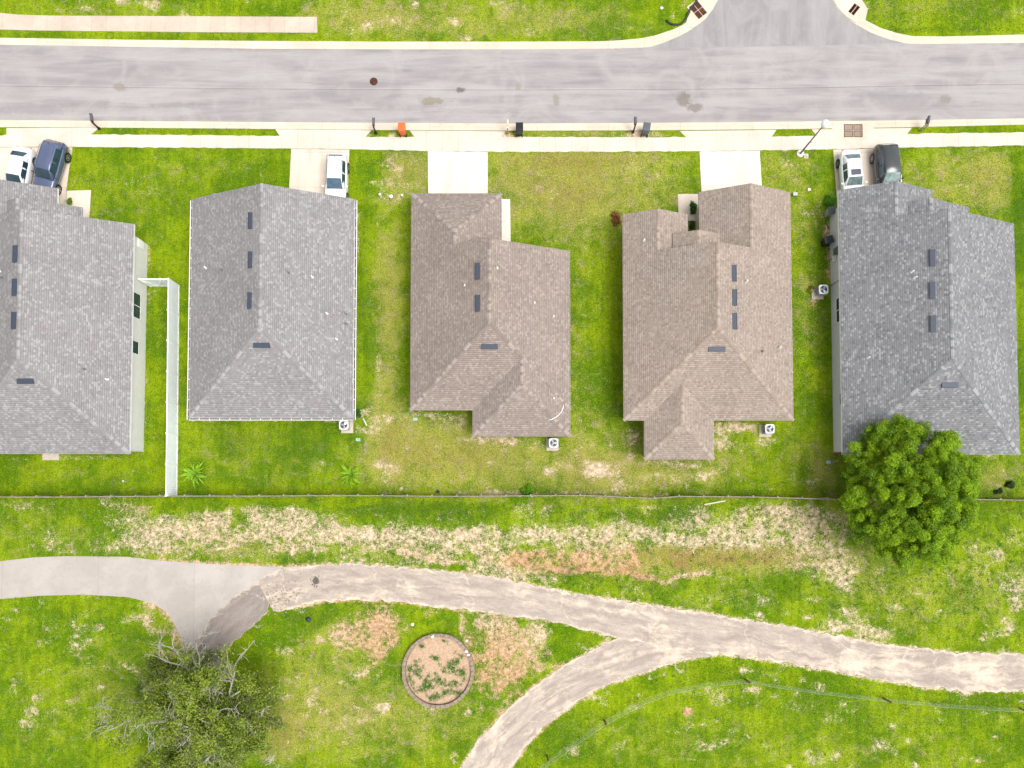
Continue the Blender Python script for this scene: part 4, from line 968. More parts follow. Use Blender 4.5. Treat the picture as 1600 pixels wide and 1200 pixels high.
# ------------------------------------------------------------------ fences
def wood_fence():
    top = [(-60,777),(0,777),(100,777),(260,775.5),(400,775.5),(540,774.5),(700,776),(900,774.5),(960,776),(1010,780),(1060,776),(1180,777),(1325,781),(1540,781),(1600,782),(1680,783)]
    pts, L = resample([P2(x, y, 1.6) for x, y in top], 46)
    root = empty('wooden_fence', (pts[22].x, pts[22].y, 0), 'long weathered grey wooden fence running behind all five back yards', 'fence')
    inv = Matrix.Translation(-root.location); r_ = random.Random(3)
    pan = MB(); rail = MB()
    for i in range(len(pts)-1):
        a, b = pts[i], pts[i+1]; d = (b-a); L = d.length; d = d.normalized(); n = Vector((-d.y, d.x)); k = int(L/.145)
        for j in range(k):
            c = a+d*(L*(j+.5)/k)+n*r_.uniform(-.005, .005); h = 1.58+r_.uniform(-.02, .02); w = .066
            p = [c-d*w-n*.011, c+d*w-n*.011, c+d*w+n*.011, c-d*w+n*.011]; ln = r_.uniform(-.015, .015)
            pan.add([(q.x, q.y, -.05) for q in p]+[(q.x, q.y+ln, h) for q in p], [(3,2,1,0),(4,5,6,7),(0,1,5,4),(1,2,6,5),(2,3,7,6),(3,0,4,7)], inv)
        for z in (.25, .95, 1.5):
            p = [a+n*.012, b+n*.012, b+n*.055, a+n*.055]
            rail.add([(q.x, q.y, z) for q in p]+[(q.x, q.y, z+.08) for q in p], [(3,2,1,0),(4,5,6,7),(0,1,5,4),(1,2,6,5),(2,3,7,6),(3,0,4,7)], inv)
        o = MB().box(a.x-.05, a.x+.05, a.y+.056, a.y+.155, -.1, 1.56+r_.uniform(-.04, .08), inv).build('post', M_WOOD, root)
    pan.build('picket_panel', M_WOOD, root); rail.build('rail', M_WOOD, root)
wood_fence()

def vinyl_fence():
    zt = 1.83
    top = Vector(P2(263, 436, zt)); bot = Vector(P2(259.3, 774, zt)); gl = Vector(P2(217, 436, zt))
    root = empty('vinyl_fence', (top.x, (top.y+bot.y)/2, 0), 'tall white vinyl fence with a braced gate beside the left grey house', 'fence')
    inv = Matrix.Translation(-root.location)
    def panel(a, b, name):
        d = (b-a).normalized(); n = Vector((-d.y, d.x)); mb = MB(); L = (b-a).length; k = max(1, int(L/.16))
        for j in range(k):
            p0 = a+d*(L*j/k+.004); p1 = a+d*(L*(j+1)/k-.004); p = [p0-n*.02, p1-n*.02, p1+n*.02, p0+n*.02]
            mb.add([(q.x, q.y, .03) for q in p]+[(q.x, q.y, zt-.06) for q in p], [(3,2,1,0),(4,5,6,7),(0,1,5,4),(1,2,6,5),(2,3,7,6),(3,0,4,7)], inv)
        mb.build(name, M_VINYL, root)
        for (z0, z1) in ((.0, .14), (zt-.09, zt)):
            mb = MB(); p = [a-n*.045, b-n*.045, b+n*.045, a+n*.045]
            mb.add([(q.x, q.y, z0) for q in p]+[(q.x, q.y, z1) for q in p], [(3,2,1,0),(4,5,6,7),(0,1,5,4),(1,2,6,5),(2,3,7,6),(3,0,4,7)], inv)
            mb.build('rail', M_WHITE, root)
    def post(q, h=zt+.04):
        o = MB().box(q.x-.065, q.x+.065, q.y-.065, q.y+.065, -.1, h, inv).build('post', M_WHITE, root)
        c = MB().taper((q.x-.085, q.x+.085, q.y-.085, q.y+.085), (q.x-.01, q.x+.01, q.y-.01, q.y+.01), h+.001, h+.07, inv).build('post_cap', M_WHITE, o)
    n = 7; ps = [top.lerp(bot, k/n) for k in range(n+1)]
    for k in range(n): panel(ps[k], ps[k+1], 'panel')
    for q in ps: post(q)
    mid = gl.lerp(top, .72)
    panel(gl, mid, 'gate_panel'); panel(mid, top, 'panel'); post(mid); post(gl)
    # diagonal brace behind the gate
    a = gl+Vector((.1, -.07)); b = mid+Vector((-.1, -.07))
    MB().tube([(a.x, a.y, zt-.2), (a.lerp(b, .5).x, a.y, .2), (b.x, b.y, zt-.2)], .03, 6, inv).build('gate_brace', M_WHITE, root)
vinyl_fence()

def mesh_fence():
    base = [(812,1230),(838,1202),(880,1170),(944,1125),(1000,1095),(1045,1078),(1100,1067),(1165,1061),(1200,1068),(1270,1078),(1380,1091),(1480,1100),(1600,1107),(1700,1112)]
    pts, L = resample([P2(*p) for p in base], 90); zt = 1.15
    c = pts[45]; root = empty('mesh_fence', (c.x, c.y, 0), 'low green mesh fence on brown posts curving through the lower right grass', 'fence')
    inv = Matrix.Translation(-root.location)
    t = NT('pale_green_netting'); t.out((.50, .53, .47), .7, 0, .2)
    tr = t.n.new('ShaderNodeBsdfTransparent'); mx = t.n.new('ShaderNodeMixShader'); t._set(mx.inputs[0], .10)
    t.l.new(tr.outputs[0], mx.inputs[1]); t.l.new(t.b.outputs[0], mx.inputs[2]); t.l.new(mx.outputs[0], t.n['Material Output'].inputs[0])
    mb = MB()
    for a, b in zip(pts, pts[1:]): mb.add([(a.x,a.y,.02),(b.x,b.y,.02),(b.x,b.y,zt),(a.x,a.y,zt)], [(0,1,2,3)], inv)
    mb.build('netting', t.m, root)
    for z in (.05, .4, .75, 1.15): MB().tube([(p.x, p.y, z) for p in pts], .004 if z < 1.1 else .008, 5, inv).build('wire', M('green_wire', (.36, .42, .35), .6, .1, 5), root)
    for (x, y) in ((855,1181),(944,1125),(1164,1061),(1380,1091),(1594,1107)):
        q = P(x, y); MB().box(q.x-.06, q.x+.06, q.y-.06, q.y+.06, -.1, 1.3, inv).build('post', M_WOOD_B, root)
    for (x, y) in ((905,1152),(995,1097),(1045,1078),(1272,1078),(1330,1085),(1466,1099),(1545,1104)):
        q = P(x, y); MB().tube([(q.x, q.y, -.1), (q.x, q.y, 1.2)], .02, 6, inv).build('stake', M_STEEL, root)
mesh_fence()

# ------------------------------------------------------------------ round planter
def planter():
    c = P(685, 1047); ro = 2.98
    root = empty('round_planter', c, 'round raised planting bed edged with brown blocks in the park grass', 'planter')
    # courses of blocks
    n = 46; mb = MB(); r_ = random.Random(2)
    for lay in range(3):
        for k in range(n):
            a0 = 2*math.pi*(k+.5*(lay % 2))/n+.004; a1 = 2*math.pi*(k+1+.5*(lay % 2))/n-.004; z0 = .13*lay-.02; z1 = z0+.125; j = r_.uniform(-.02, .02)
            r0, r1 = ro-.27+j, ro+j+r_.uniform(-.01, .01)
            v = [(r*math.cos(a), r*math.sin(a)*1.03, z) for z in (z0, z1) for (r, a) in ((r0,a0),(r1,a0),(r1,a1),(r0,a1))]
            mb.add(v, [(3,2,1,0),(4,5,6,7),(0,1,5,4),(1,2,6,5),(2,3,7,6),(3,0,4,7)])
    mb.build('block_edging', M_BRICK, root)
    t = NT('planter_soil'); p = t.obj(); n1 = t.noise(p, .55, 5, .65, .6); n2 = t.noise(p, 6, 4, .75)
    cc = t.mix(t.ss(n2, .3, .7), (.36, .235, .15), (.52, .375, .26)); t.bump(n2, .4, .02)
    t.out(cc, .95, 0, .1)
    vs = [(0,0,.16)]; fs = []; m = 40
    for i, rr in enumerate((.8, 1.6, 2.2, 2.68)):
        for k in range(m): a = 2*math.pi*k/m; vs.append((rr*math.cos(a), rr*math.sin(a)*1.03, .16-.02*i+.03*mnoise.noise(Vector((rr*math.cos(a), rr*math.sin(a), 0))*1.5)))
    for k in range(m): fs.append((0, 1+k, 1+(k+1) % m))
    for i in range(3):
        for k in range(m): fs.append((1+i*m+k, 1+(i+1)*m+k, 1+(i+1)*m+(k+1) % m, 1+i*m+(k+1) % m))
    MB().add(vs, fs).build('soil', t.m, root)
    return c
PL = planter()

# ------------------------------------------------------------------ leaves
def tri_mesh(name, V, F4, tone, mat, parent=None):
    """V (n,4,3) quads; tone (n,)"""
    n = len(V); me = bpy.data.meshes.new(name); me.vertices.add(n*4); me.vertices.foreach_set('co', V.reshape(-1).astype(np.float32))
    me.loops.add(n*4); me.loops.foreach_set('vertex_index', np.arange(n*4, dtype=np.int32)); me.polygons.add(n)
    me.polygons.foreach_set('loop_start', (np.arange(n)*4).astype(np.int32)); me.update(calc_edges=True)
    at = me.attributes.new('tone', 'FLOAT', 'POINT'); at.data.foreach_set('value', np.repeat(tone, 4).astype(np.float32))
    return link(name, me, mat, parent)
def leaf_quads(pos, nrm, size, rg, aspect=.55):
    n = len(pos); t = rg.normal(size=(n, 3)); nn = nrm/np.linalg.norm(nrm, axis=1, keepdims=True)
    t -= nn*(t*nn).sum(1, keepdims=True); t /= np.linalg.norm(t, axis=1, keepdims=True)+1e-9; b = np.cross(nn, t)
    s = size[:, None] if hasattr(size, '__len__') else size
    # pointed leaf: base, side, tip, side
    return np.stack([pos-t*s, pos-b*s*aspect, pos+t*s, pos+b*s*aspect], 1)

def round_tree():
    c = P(1425, 772, 5.2); bx, by = c.x, c.y
    root = empty('oak_tree', (bx, by, 0), 'large round bright green oak overhanging the back fence and slate grey roof', 'tree')
    rg = np.random.default_rng(11); rx, ry, rz, zc = 4.75, 5.5, 3.1, 4.3
    # big boughs -> puffs -> leaves
    puffs = []
    ga = math.pi*(3-math.sqrt(5)); NB = 64
    for i in range(NB):
        z = 1-(i+.5)/NB*1.25; r = math.sqrt(max(0, 1-z*z)) if z > -1 else 0; a = ga*i+rg.normal()*.15
        d = np.array([r*math.cos(a), r*math.sin(a), z]); k = 1+rg.normal()*.07
        ctr = np.array([d[0]*rx*k*.80, d[1]*ry*k*.80, d[2]*rz*k*.85]); br = rg.uniform(.85, 1.35)
        for j in range(17):
            v = rg.normal(size=3); v /= np.linalg.norm(v); v = v*.75+d*.45+np.array([0, 0, .25]); 
            puffs.append((ctr+v*br*rg.uniform(.6, 1.0), rg.uniform(.24, .48), rg.uniform(-.15, .15)+.05*(i % 3-1)))
    for j in range(60):
        a = rg.uniform(0, 6.28); q = rg.uniform(0, 3.2); puffs.append((np.array([q*math.cos(a), q*math.sin(a), rg.uniform(.6, 1.9)]), rg.uniform(.5, .8), -.2))
    V = []; T = []
    for (pc, pr, tn) in puffs:
        n = int(380*(pr/.5)**2); v = rg.normal(size=(n, 3)); v /= np.linalg.norm(v, axis=1, keepdims=True)
        v[:, 2] = np.where(v[:, 2] < -.3, -v[:, 2], v[:, 2])
        rad = pr*(rg.uniform(.55, 1.08, n))[:, None]; pos = pc+v*rad*np.array([1, 1, .8])
        nr = v+rg.normal(size=(n, 3))*.5+np.array([0, 0, .5])
        V.append(leaf_quads(pos, nr, rg.uniform(.04, .082, n), rg)); T.append(np.clip(.47+tn*1.5+rg.normal(size=n)*.18, 0, 1))
    V = np.concatenate(V); V[:, :, 2] += zc
    tri_mesh('crown', V, None, np.concatenate(T), mat_leaf('oak_leaves', (.050, .130, .002), (.35, .53, .006), trans=.35), root)
    mb = MB(); r_ = random.Random(4)
    mb.tube([(0,0,-.2),(.05,0,.6),(0,.1,1.6),(.1,.05,2.6),(.05,0,4.2)], [.34,.27,.23,.18,.08], 10)
    for k in range(14):
        a = k*2.4; z0 = 1.5+.15*k; L = r_.uniform(2.4, 3.9); pts = [(0, 0, z0)]
        for s in (.35, .7, 1): pts.append((math.cos(a+.2*s)*L*s, math.sin(a+.2*s)*L*s*1.1, z0+s*L*.45))
        mb.tube(pts, [.12,.08,.05,.02], 6)
    mb.build('trunk', M_BARK, root)
round_tree()

def scraggly_tree():
    c = P(300, 1136, 5.0)
    root = empty('oak_tree', (c.x, c.y, 0), 'sprawling olive green oak with bare pale twigs at the bottom left', 'tree')
    rg = np.random.default_rng(21); r_ = random.Random(9)
    # limbs radiating low and wide, then twigs; foliage hangs in irregular tufts on the twigs
    mb = MB(); tw = MB(); tips = []
    def grow(p, d, L, r, lvl):
        n = 4; pts = [p.copy()]; q = p.copy(); dd = d.copy()
        for i in range(n):
            dd = (dd+Vector((r_.gauss(0, .22), r_.gauss(0, .22), r_.gauss(0, .12)))).normalized(); q = q+dd*(L/n); q.z = min(max(q.z, .6), 8.0-.035*(q.x**2+q.y**2)); pts.append(q.copy())
        (mb if lvl < 2 else tw).tube(pts, [r*(1-.17*i) for i in range(n+1)], 6 if lvl < 2 else 4)
        if lvl >= 2: tips.extend([(x.copy(), lvl) for x in pts[1:]])
        if lvl < 3:
            for k in range((5, 5, 4)[lvl]):
                b = pts[r_.randint(1, n)]; nd = (dd+Vector((r_.gauss(0, .8), r_.gauss(0, .8), r_.gauss(.05, .35)))).normalized()
                grow(b, nd, L*r_.uniform(.45, .7), r*.5, lvl+1)
    mb.tube([(0,0,-.2),(.1,.1,1.2),(0,.2,2.6)], [.5,.4,.34], 10)
    for k in range(11):
        a = k*2*math.pi/11+r_.uniform(-.2, .2); grow(Vector((0, .2, 2.2+r_.uniform(0, .6))), Vector((math.cos(a), math.sin(a)*.9, r_.uniform(.35, .95))).normalized(), r_.uniform(3.4, 5.6), .19, 0)
    mb.build('trunk', M_PALEBARK, root); tw.build('twigs', M_PALEBARK, root)
    # dead pale twigs standing clear of the leaves, at the places the photo shows them
    MDT = M('bleached_twig_wood', (.50, .46, .41), .85, .2, 8)
    for (x0, y0, x1, y1, z) in ((190,1112,140,1106,3.0),(165,1109,160,1090,3.1),(176,1110,150,1100,3.1),(352,1062,398,1000,3.2),(362,1046,385,1015,3.3),(336,1085,337,1075,6.2),(330,1140,338,1110,6.6),(338,1112,368,1108,6.4),(224,1140,220,1125,5.5),(224,1140,245,1125,5.5),(224,1140,238,1150,5.5),(215,1140,208,1120,5.4),(236,1150,240,1165,5.6),
            (285,1165,300,1142,6.5),(292,1150,300,1160,6.5),(310,1160,325,1135,6.4),(318,1165,332,1150,6.4),(310,1150,335,1155,6.3),(362,1178,378,1165,5),(360,1185,382,1182,5),(362,1185,366,1200,5),(410,1192,428,1188,4),(415,1195,428,1180,4),(408,1120,416,1105,4.2),(300,1195,330,1180,5.5),(320,1190,340,1172,5.4)):
        a, b = P(x0, y0, z)-c, P(x1, y1, z+.15)-c; a.z += c.z; b.z += c.z
        m = a.lerp(b, .5)+Vector((r_.gauss(0, .12), r_.gauss(0, .12), .05))
        dt = MB(); dt.tube([a-Vector((0,0,.5)), a, m, b], [.035,.03,.022,.01], 5)
        for k in range(7):
            s = m.lerp(b, r_.random()); e = s+Vector((r_.gauss(0, .35), r_.gauss(0, .35), r_.gauss(.05, .1))); dt.tube([s, s.lerp(e, .5)+Vector((r_.gauss(0,.05), r_.gauss(0,.05), 0)), e], [.018,.013,.007], 4)
        dt.build('dead_twig', MDT, root)
    V = []; T = []
    for q, lvl in tips:
        rr = math.hypot(q.x, q.y)
        if rr > 8.2 or q.y > 6.2 or (q.y > 4.4 and r_.random() < .6) or (rr > 6.2 and r_.random() < .45): continue
        if mnoise.noise(Vector((q.x*.55, q.y*.55, 3.0))) < -.12: continue
        if r_.random() < .36+.12*(rr > 5.5): continue
        n = r_.randint(24, 70); sg = r_.uniform(.16, .40); tn = r_.choice((-.4, -.15, .1, .35))+.1*(q.z-4)/2
        pos = np.array(q)+rg.normal(size=(n, 3))*np.array([sg, sg, sg*.55]); nr = rg.normal(size=(n, 3))*.6+np.array([0, 0, 1.0])
        V.append(leaf_quads(pos, nr, rg.uniform(.06, .125, n), rg, .45)); T.append(np.clip(.42+tn+rg.normal(size=n)*.2, 0, 1))
    tri_mesh('crown', np.concatenate(V), None, np.concatenate(T), mat_leaf('olive_leaves', (.075, .120, .012), (.31, .40, .035), (.34, .33, .22), trans=.33), root)
scraggly_tree()

def shrub(name, px, py, r, h, label, cat, c1, c2, n=700, group=None, sx=1, sy=1, leaf=.05, z0=0.0, dens_mid=.35):
    c = P(px, py, h*.5); root = empty(name, (c.x, c.y, z0), label, cat, group)
    rg = np.random.default_rng(abs(hash(label)) % 1 + int(px*7+py)); V = []; T = []
    k = max(4, int(n/70))
    for i in range(k):
        v = rg.normal(size=3); v /= np.linalg.norm(v); v[2] = abs(v[2]); pc = v*np.array([r*sx, r*sy, h*.75])*rg.uniform(.35, .8)
        m = 80; w = rg.normal(size=(m, 3)); w /= np.linalg.norm(w, axis=1, keepdims=True); pos = pc+w*r*.36*rg.uniform(.4, 1.1, (m, 1))
        pos[:, 2] = np.maximum(pos[:, 2], .03)
        V.append(leaf_quads(pos, w+rg.normal(size=(m, 3))*.5+np.array([0, 0, .5]), rg.uniform(leaf*.6, leaf*1.3, m), rg)); T.append(np.clip(.5+rg.normal()*.2+rg.normal(size=m)*.18, 0, 1))
    tri_mesh('foliage', np.concatenate(V), None, np.concatenate(T), mat_leaf(name+'_leaves_%d' % px, c1, c2), root)
    mb = MB(); r_ = random.Random(int(px))
    for i in range(7):
        a = r_.uniform(0, 6.28); L = r*.7; mb.tube([(0,0,-.05),(math.cos(a)*L*.4*sx, math.sin(a)*L*.4*sy, h*.35),(math.cos(a)*L*sx, math.sin(a)*L*sy, h*.75)], [.02,.015,.006], 5)
    mb.build('stems', M_BARK, root)
    return root
shrub('shrub', 963, 339, .52, .8, 'rusty brown thinning shrub at the left front corner of the tan house', 'shrub', (.16,.065,.015), (.38,.17,.04), 1300, sx=.9, sy=1.4)
shrub('shrub', 1299, 311, .62, .9, 'bright green bush at the front corner of the slate grey house', 'shrub', (.04,.15,.003), (.14,.36,.006), 2400, sx=.95, sy=1.1)
shrub('shrub', 1085, 322, .42, .9, 'dark green hedge bush between the front walk and the tan house garage', 'shrub', (.012,.05,.003), (.06,.18,.006), 2000, sx=.8, sy=1.6)
shrub('shrub', 1082, 350, .30, .5, 'low dark shrub deep in the recess beside the tan house porch', 'shrub', (.012,.04,.004), (.06,.12,.02), 700, sx=.8, sy=1.2)
shrub('shrub', 1268, 453, .45, .35, 'small yellow green plant beside the air conditioner of the slate grey house', 'plant', (.09,.12,.006), (.28,.30,.01), 450, sx=1.3, sy=.8)
shrub('shrub', 825, 767, .62, .8, 'small bright green shrub growing against the wooden fence', 'shrub', (.07,.24,.003), (.20,.46,.006), 1600)
shrub('shrub', 559, 646, .38, .5, 'low green bush at the back corner of the gutter-edged grey house', 'shrub', (.02,.09,.003), (.07,.22,.006), 800)
shrub('shrub', 109, 314, .42, .6, 'small feathery plant beside the front walk of the left house', 'shrub', (.05,.14,.004), (.16,.30,.008), 500, sx=1.2, sy=.8)
shrub('shrub', 1582, 757, .5, .7, 'dark leafy shrub right of the round oak, near the wooden fence', 'shrub', (.010,.035,.004), (.035,.10,.008), 1100, sx=1.1, sy=.8)
shrub('shrub', 1563, 768, .4, .5, 'lower dark shrub just left of the leafy shrub by the fence', 'shrub', (.010,.035,.004), (.05,.12,.008), 700, sx=1.1, sy=.7)

def strap_plant(px, py, label, seed, n=26, L=1.15):
    c = P(px, py); root = empty('strap_leaf_plant', c, label, 'plant', 'strap-leaved plants in the back yard'); r_ = random.Random(seed)
    leaves = [];
    for k in range(n):
        a = 2*math.pi*k/n+r_.uniform(-.35, .35); l = L*r_.uniform(.6, 1.25); w = r_.uniform(.035, .06); up = r_.uniform(.5, 1.15); V = []; m = 7
        for i in range(m+1):
            t = i/m; r = l*t; z = .05+up*math.sin(min(1, t*1.15)*math.pi*.72)*.75*l; ww = w*(1-t**2.2)*(.5+1.2*min(1, t*2.5))
            bend = a+.25*t*math.sin(k*1.7); x, y = r*math.cos(bend), r*math.sin(bend); tx, ty = -math.sin(bend)*ww, math.cos(bend)*ww
            V.append([(x-tx, y-ty, z+.015), (x, y, z), (x+tx, y+ty, z+.015)])
        leaves.append(V)
    vs = []; fs = []
    for V in leaves:
        b = len(vs)
        for tri in V: vs += tri
        for i in range(len(V)-1):
            for j in range(2): q = b+i*3+j; fs.append((q, q+1, q+4, q+3))
    me = bpy.data.meshes.new('leaves'); me.from_pydata(vs, [], fs)
    at = me.attributes.new('tone', 'FLOAT', 'POINT'); at.data.foreach_set('value', [r_.random() if i % 24 else .5 for i in range(len(vs))])
    link('leaves', me, MSTRAP, root)
    MB().tube([(0,0,-.05),(0,0,.3)], [.09,.05], 8).build('stem', M_WOOD, root)
MSTRAP = mat_leaf('strap_leaf', (.13,.30,.010), (.33,.55,.03), trans=.3)
strap_plant(307, 740, 'strap-leaved plant nearest the white vinyl fence', 1)
strap_plant(549, 742, 'strap-leaved plant behind the gutter-edged house, far from the white fence', 5, 24, 1.05)

# low weeds on the bare bank and the planter
def tufts(name, label, pts, size, c1, c2, seed, blades=26, spread=.18, hh=.10):
    rg = np.random.default_rng(seed); V = []; T = []
    for (x, y, z, s) in pts:
        n = max(5, int(blades*s)); pos = np.array([x, y, z])+rg.normal(size=(n, 3))*np.array([spread*s, spread*s, 0])+np.array([0, 0, hh*.6])
        nr = rg.normal(size=(n, 3))*.7+np.array([0, 0, 1.0]); V.append(leaf_quads(pos, nr, rg.uniform(size*.6, size*1.3, n), rg, .35)); T.append(np.clip(.5+rg.normal()*.25+rg.normal(size=n)*.15, 0, 1))
    V = np.concatenate(V); V[:, :, 2] = np.maximum(V[:, :, 2], .01)
    return tag(tri_mesh(name, V, None, np.concatenate(T), mat_leaf(name+'_blades', c1, c2, trans=.2)), label, name.replace('_', ' '), kind='stuff')
def weeds():
    rg = np.random.default_rng(5); pts = []
    xs, ys, bare, lush, dry = GR
    def bare_at(x, y):
        i = min(len(xs)-1, max(0, int(np.searchsorted(xs, x)))); j = min(len(ys)-1, max(0, int(np.searchsorted(ys, y)))); return bare[j, i], lush[j, i]
    for k in range(9000):
        px = rg.uniform(0, 1600); py = rg.uniform(784, 1200)
        if rg.random() < .5: px = rg.uniform(130, 1600); py = rg.uniform(784, 960)
        q = P(px, py); b, l = bare_at(q.x, q.y)
        if b < .12 and l < .3: continue
        if rg.random() > .25+.5*b+.4*l: continue
        X, Y = px, py
        on_path = False
        # keep clear of the paving
        if py > 868:
            tx = np.interp(px, [p[0] for p in PATH_MAIN_T], [p[1] for p in PATH_MAIN_T]); bx = np.interp(px, [p[0] for p in PATH_MAIN_B], [p[1] for p in PATH_MAIN_B])
            if px > 405 and tx-3 < py < bx+3: on_path = True
            if px < 440 and py < 1025 and py > 866 and not (py > 935+max(0, (px-180)*.4) and px < 265): on_path = True
            if 255 < px < 425 and 905 < py < 1060: on_path = True
            bl = np.interp(py, [p[1] for p in BR_L], [p[0] for p in BR_L]); br = np.interp(py, [p[1] for p in BR_R], [p[0] for p in BR_R])
            if py > 995 and bl-4 < px < br+4: on_path = True
        if on_path or math.hypot(px-685, py-1047) < 62: continue
        pts.append((q.x, q.y, 0, rg.uniform(.3, 1.1)))
    tufts('weeds', 'scattered low green weeds growing across the bare washed bank', pts, .055, (.035,.12,.004), (.15,.30,.008), 6, 20, .13, .07)
    pts = []
    for (cx, cy, rx, ry, n) in ((680,1065,26,12,40),(705,1045,16,14,28),(650,1045,12,12,22),(665,1075,16,8,20),(700,1083,18,5,20),(722,1052,5,9,14),(680,1090,12,5,14),(712,1035,5,9,10),(640,1075,8,6,8),(640,1060,3,6,5),(658,1010,4,3,5),(697,1000,3,3,4),(721,1025,3,3,4),(680,1030,7,4,8),(708,1070,10,5,10)):
        for k in range(n):
            q = P(rg.normal(cx, rx*.55), rg.normal(cy, ry*.55), .16)
            if (q.x-PL.x)**2+(q.y-PL.y)**2 < 6.6: pts.append((q.x, q.y, .16, rg.uniform(.5, 1.1)))
    tufts('planter_weeds', 'green weeds filling the middle of the round planter', pts, .05, (.03,.13,.010), (.10,.27,.02), 8, 34, .12, .08)
weeds()

def in_poly(px, py, poly):
    r = np.zeros(px.shape, bool); n = len(poly); j = n-1
    for i in range(n):
        xi, yi = poly[i]; xj, yj = poly[j]
        if yi != yj: r ^= ((yi > py) != (yj > py)) & (px < (xj-xi)*(py-yi)/(yj-yi)+xi)
        j = i
    return r
def lawn_blades():
    rg = np.random.default_rng(77); n = 330000
    X = rg.uniform(-45, 45, n); Y = rg.uniform(-24, 43, n); px, py = proj(X, Y)
    xs, ys, bare, lush, dry = GR
    i = np.clip(np.searchsorted(xs, X), 0, len(xs)-1); j = np.clip(np.searchsorted(ys, Y), 0, len(ys)-1)
    b = bare[j, i]; l = lush[j, i]; d = dry[j, i]
    keep = (b < .18+.25*rg.random(n)) & (np.abs(px-800) < 830) & (np.abs(py-600) < 630)
    keep &= ~((py > 62) & (py < 199.5) & (px < 960)); keep &= ~((py > 50) & (py < 195) & (px > 1400)); keep &= ~((px >= 940) & (px <= 1420) & (py < 200) & in_poly(px, py, NC_IN+NCR_IN[::-1]+[(1440,200),(950,200)]))
    keep &= ~in_poly(px, py, CT_IN+CT_OUT[::-1]) & ~in_poly(px, py, CR_IN+CR_OUT[::-1]) & ~((py > 188) & (py < 201) & (px > 950))
    keep &= ~((py > 22) & (py < 51.5) & (px < 497)) & ~((px > 1080) & (px < 1345) & (py < 40))
    t_ = np.interp(px, [p[0] for p in SW_T], [p[1] for p in SW_T]); b_ = np.interp(px, [p[0] for p in SW_B], [p[1] for p in SW_B])
    keep &= ~((py > t_) & (py < b_))
    strip = (py > 198) & (py <= t_); isl = np.zeros(n, bool)
    for (a, c) in ((153,432),(576,642),(790,1064),(1212,1269),(1424,1700),(-200,6)): isl |= (px > a) & (px < c)
    keep &= ~strip | isl
    for q in (([(0,228),(113,228),(108,262),(103,298),(142,297),(140,352),(-60,345),(-60,228)]), ([(455,230),(546,231),(544,270),(543,340),(449,340),(452,290)]), ([(668,234),(762,235),(762,311),(797,311),(798,385),(669,385)]),
              ([(1093,234),(1187,234),(1191,300),(1192,345),(1060,345),(1059,303),(1095,303)]), ([(1302,230),(1405,230),(1410,330),(1309,330)])): keep &= ~in_poly(px, py, q)
    for q in (CON_POLY, PATH_MAIN_T+PATH_MAIN_B[::-1], BR_L+BR_R[::-1], DK_L+DK_R[::-1]): keep &= ~in_poly(px, py, q)
    keep &= np.hypot(px-685, py-1047) > 58
    X, Y, l, d = X[keep], Y[keep], l[keep], d[keep]; m = len(X)
    pos = np.stack([X, Y, rg.uniform(.02, .05, m)], 1); nr = rg.normal(size=(m, 3))*.7+np.array([0, 0, 1.0])
    V = leaf_quads(pos, nr, rg.uniform(.03, .075, m), rg, .4); V[:, :, 2] = np.maximum(V[:, :, 2], .004)
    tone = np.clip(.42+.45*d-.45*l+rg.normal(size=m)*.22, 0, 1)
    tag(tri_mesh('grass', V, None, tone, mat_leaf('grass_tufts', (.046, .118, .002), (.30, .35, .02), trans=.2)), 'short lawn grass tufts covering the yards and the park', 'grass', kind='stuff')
lawn_blades()

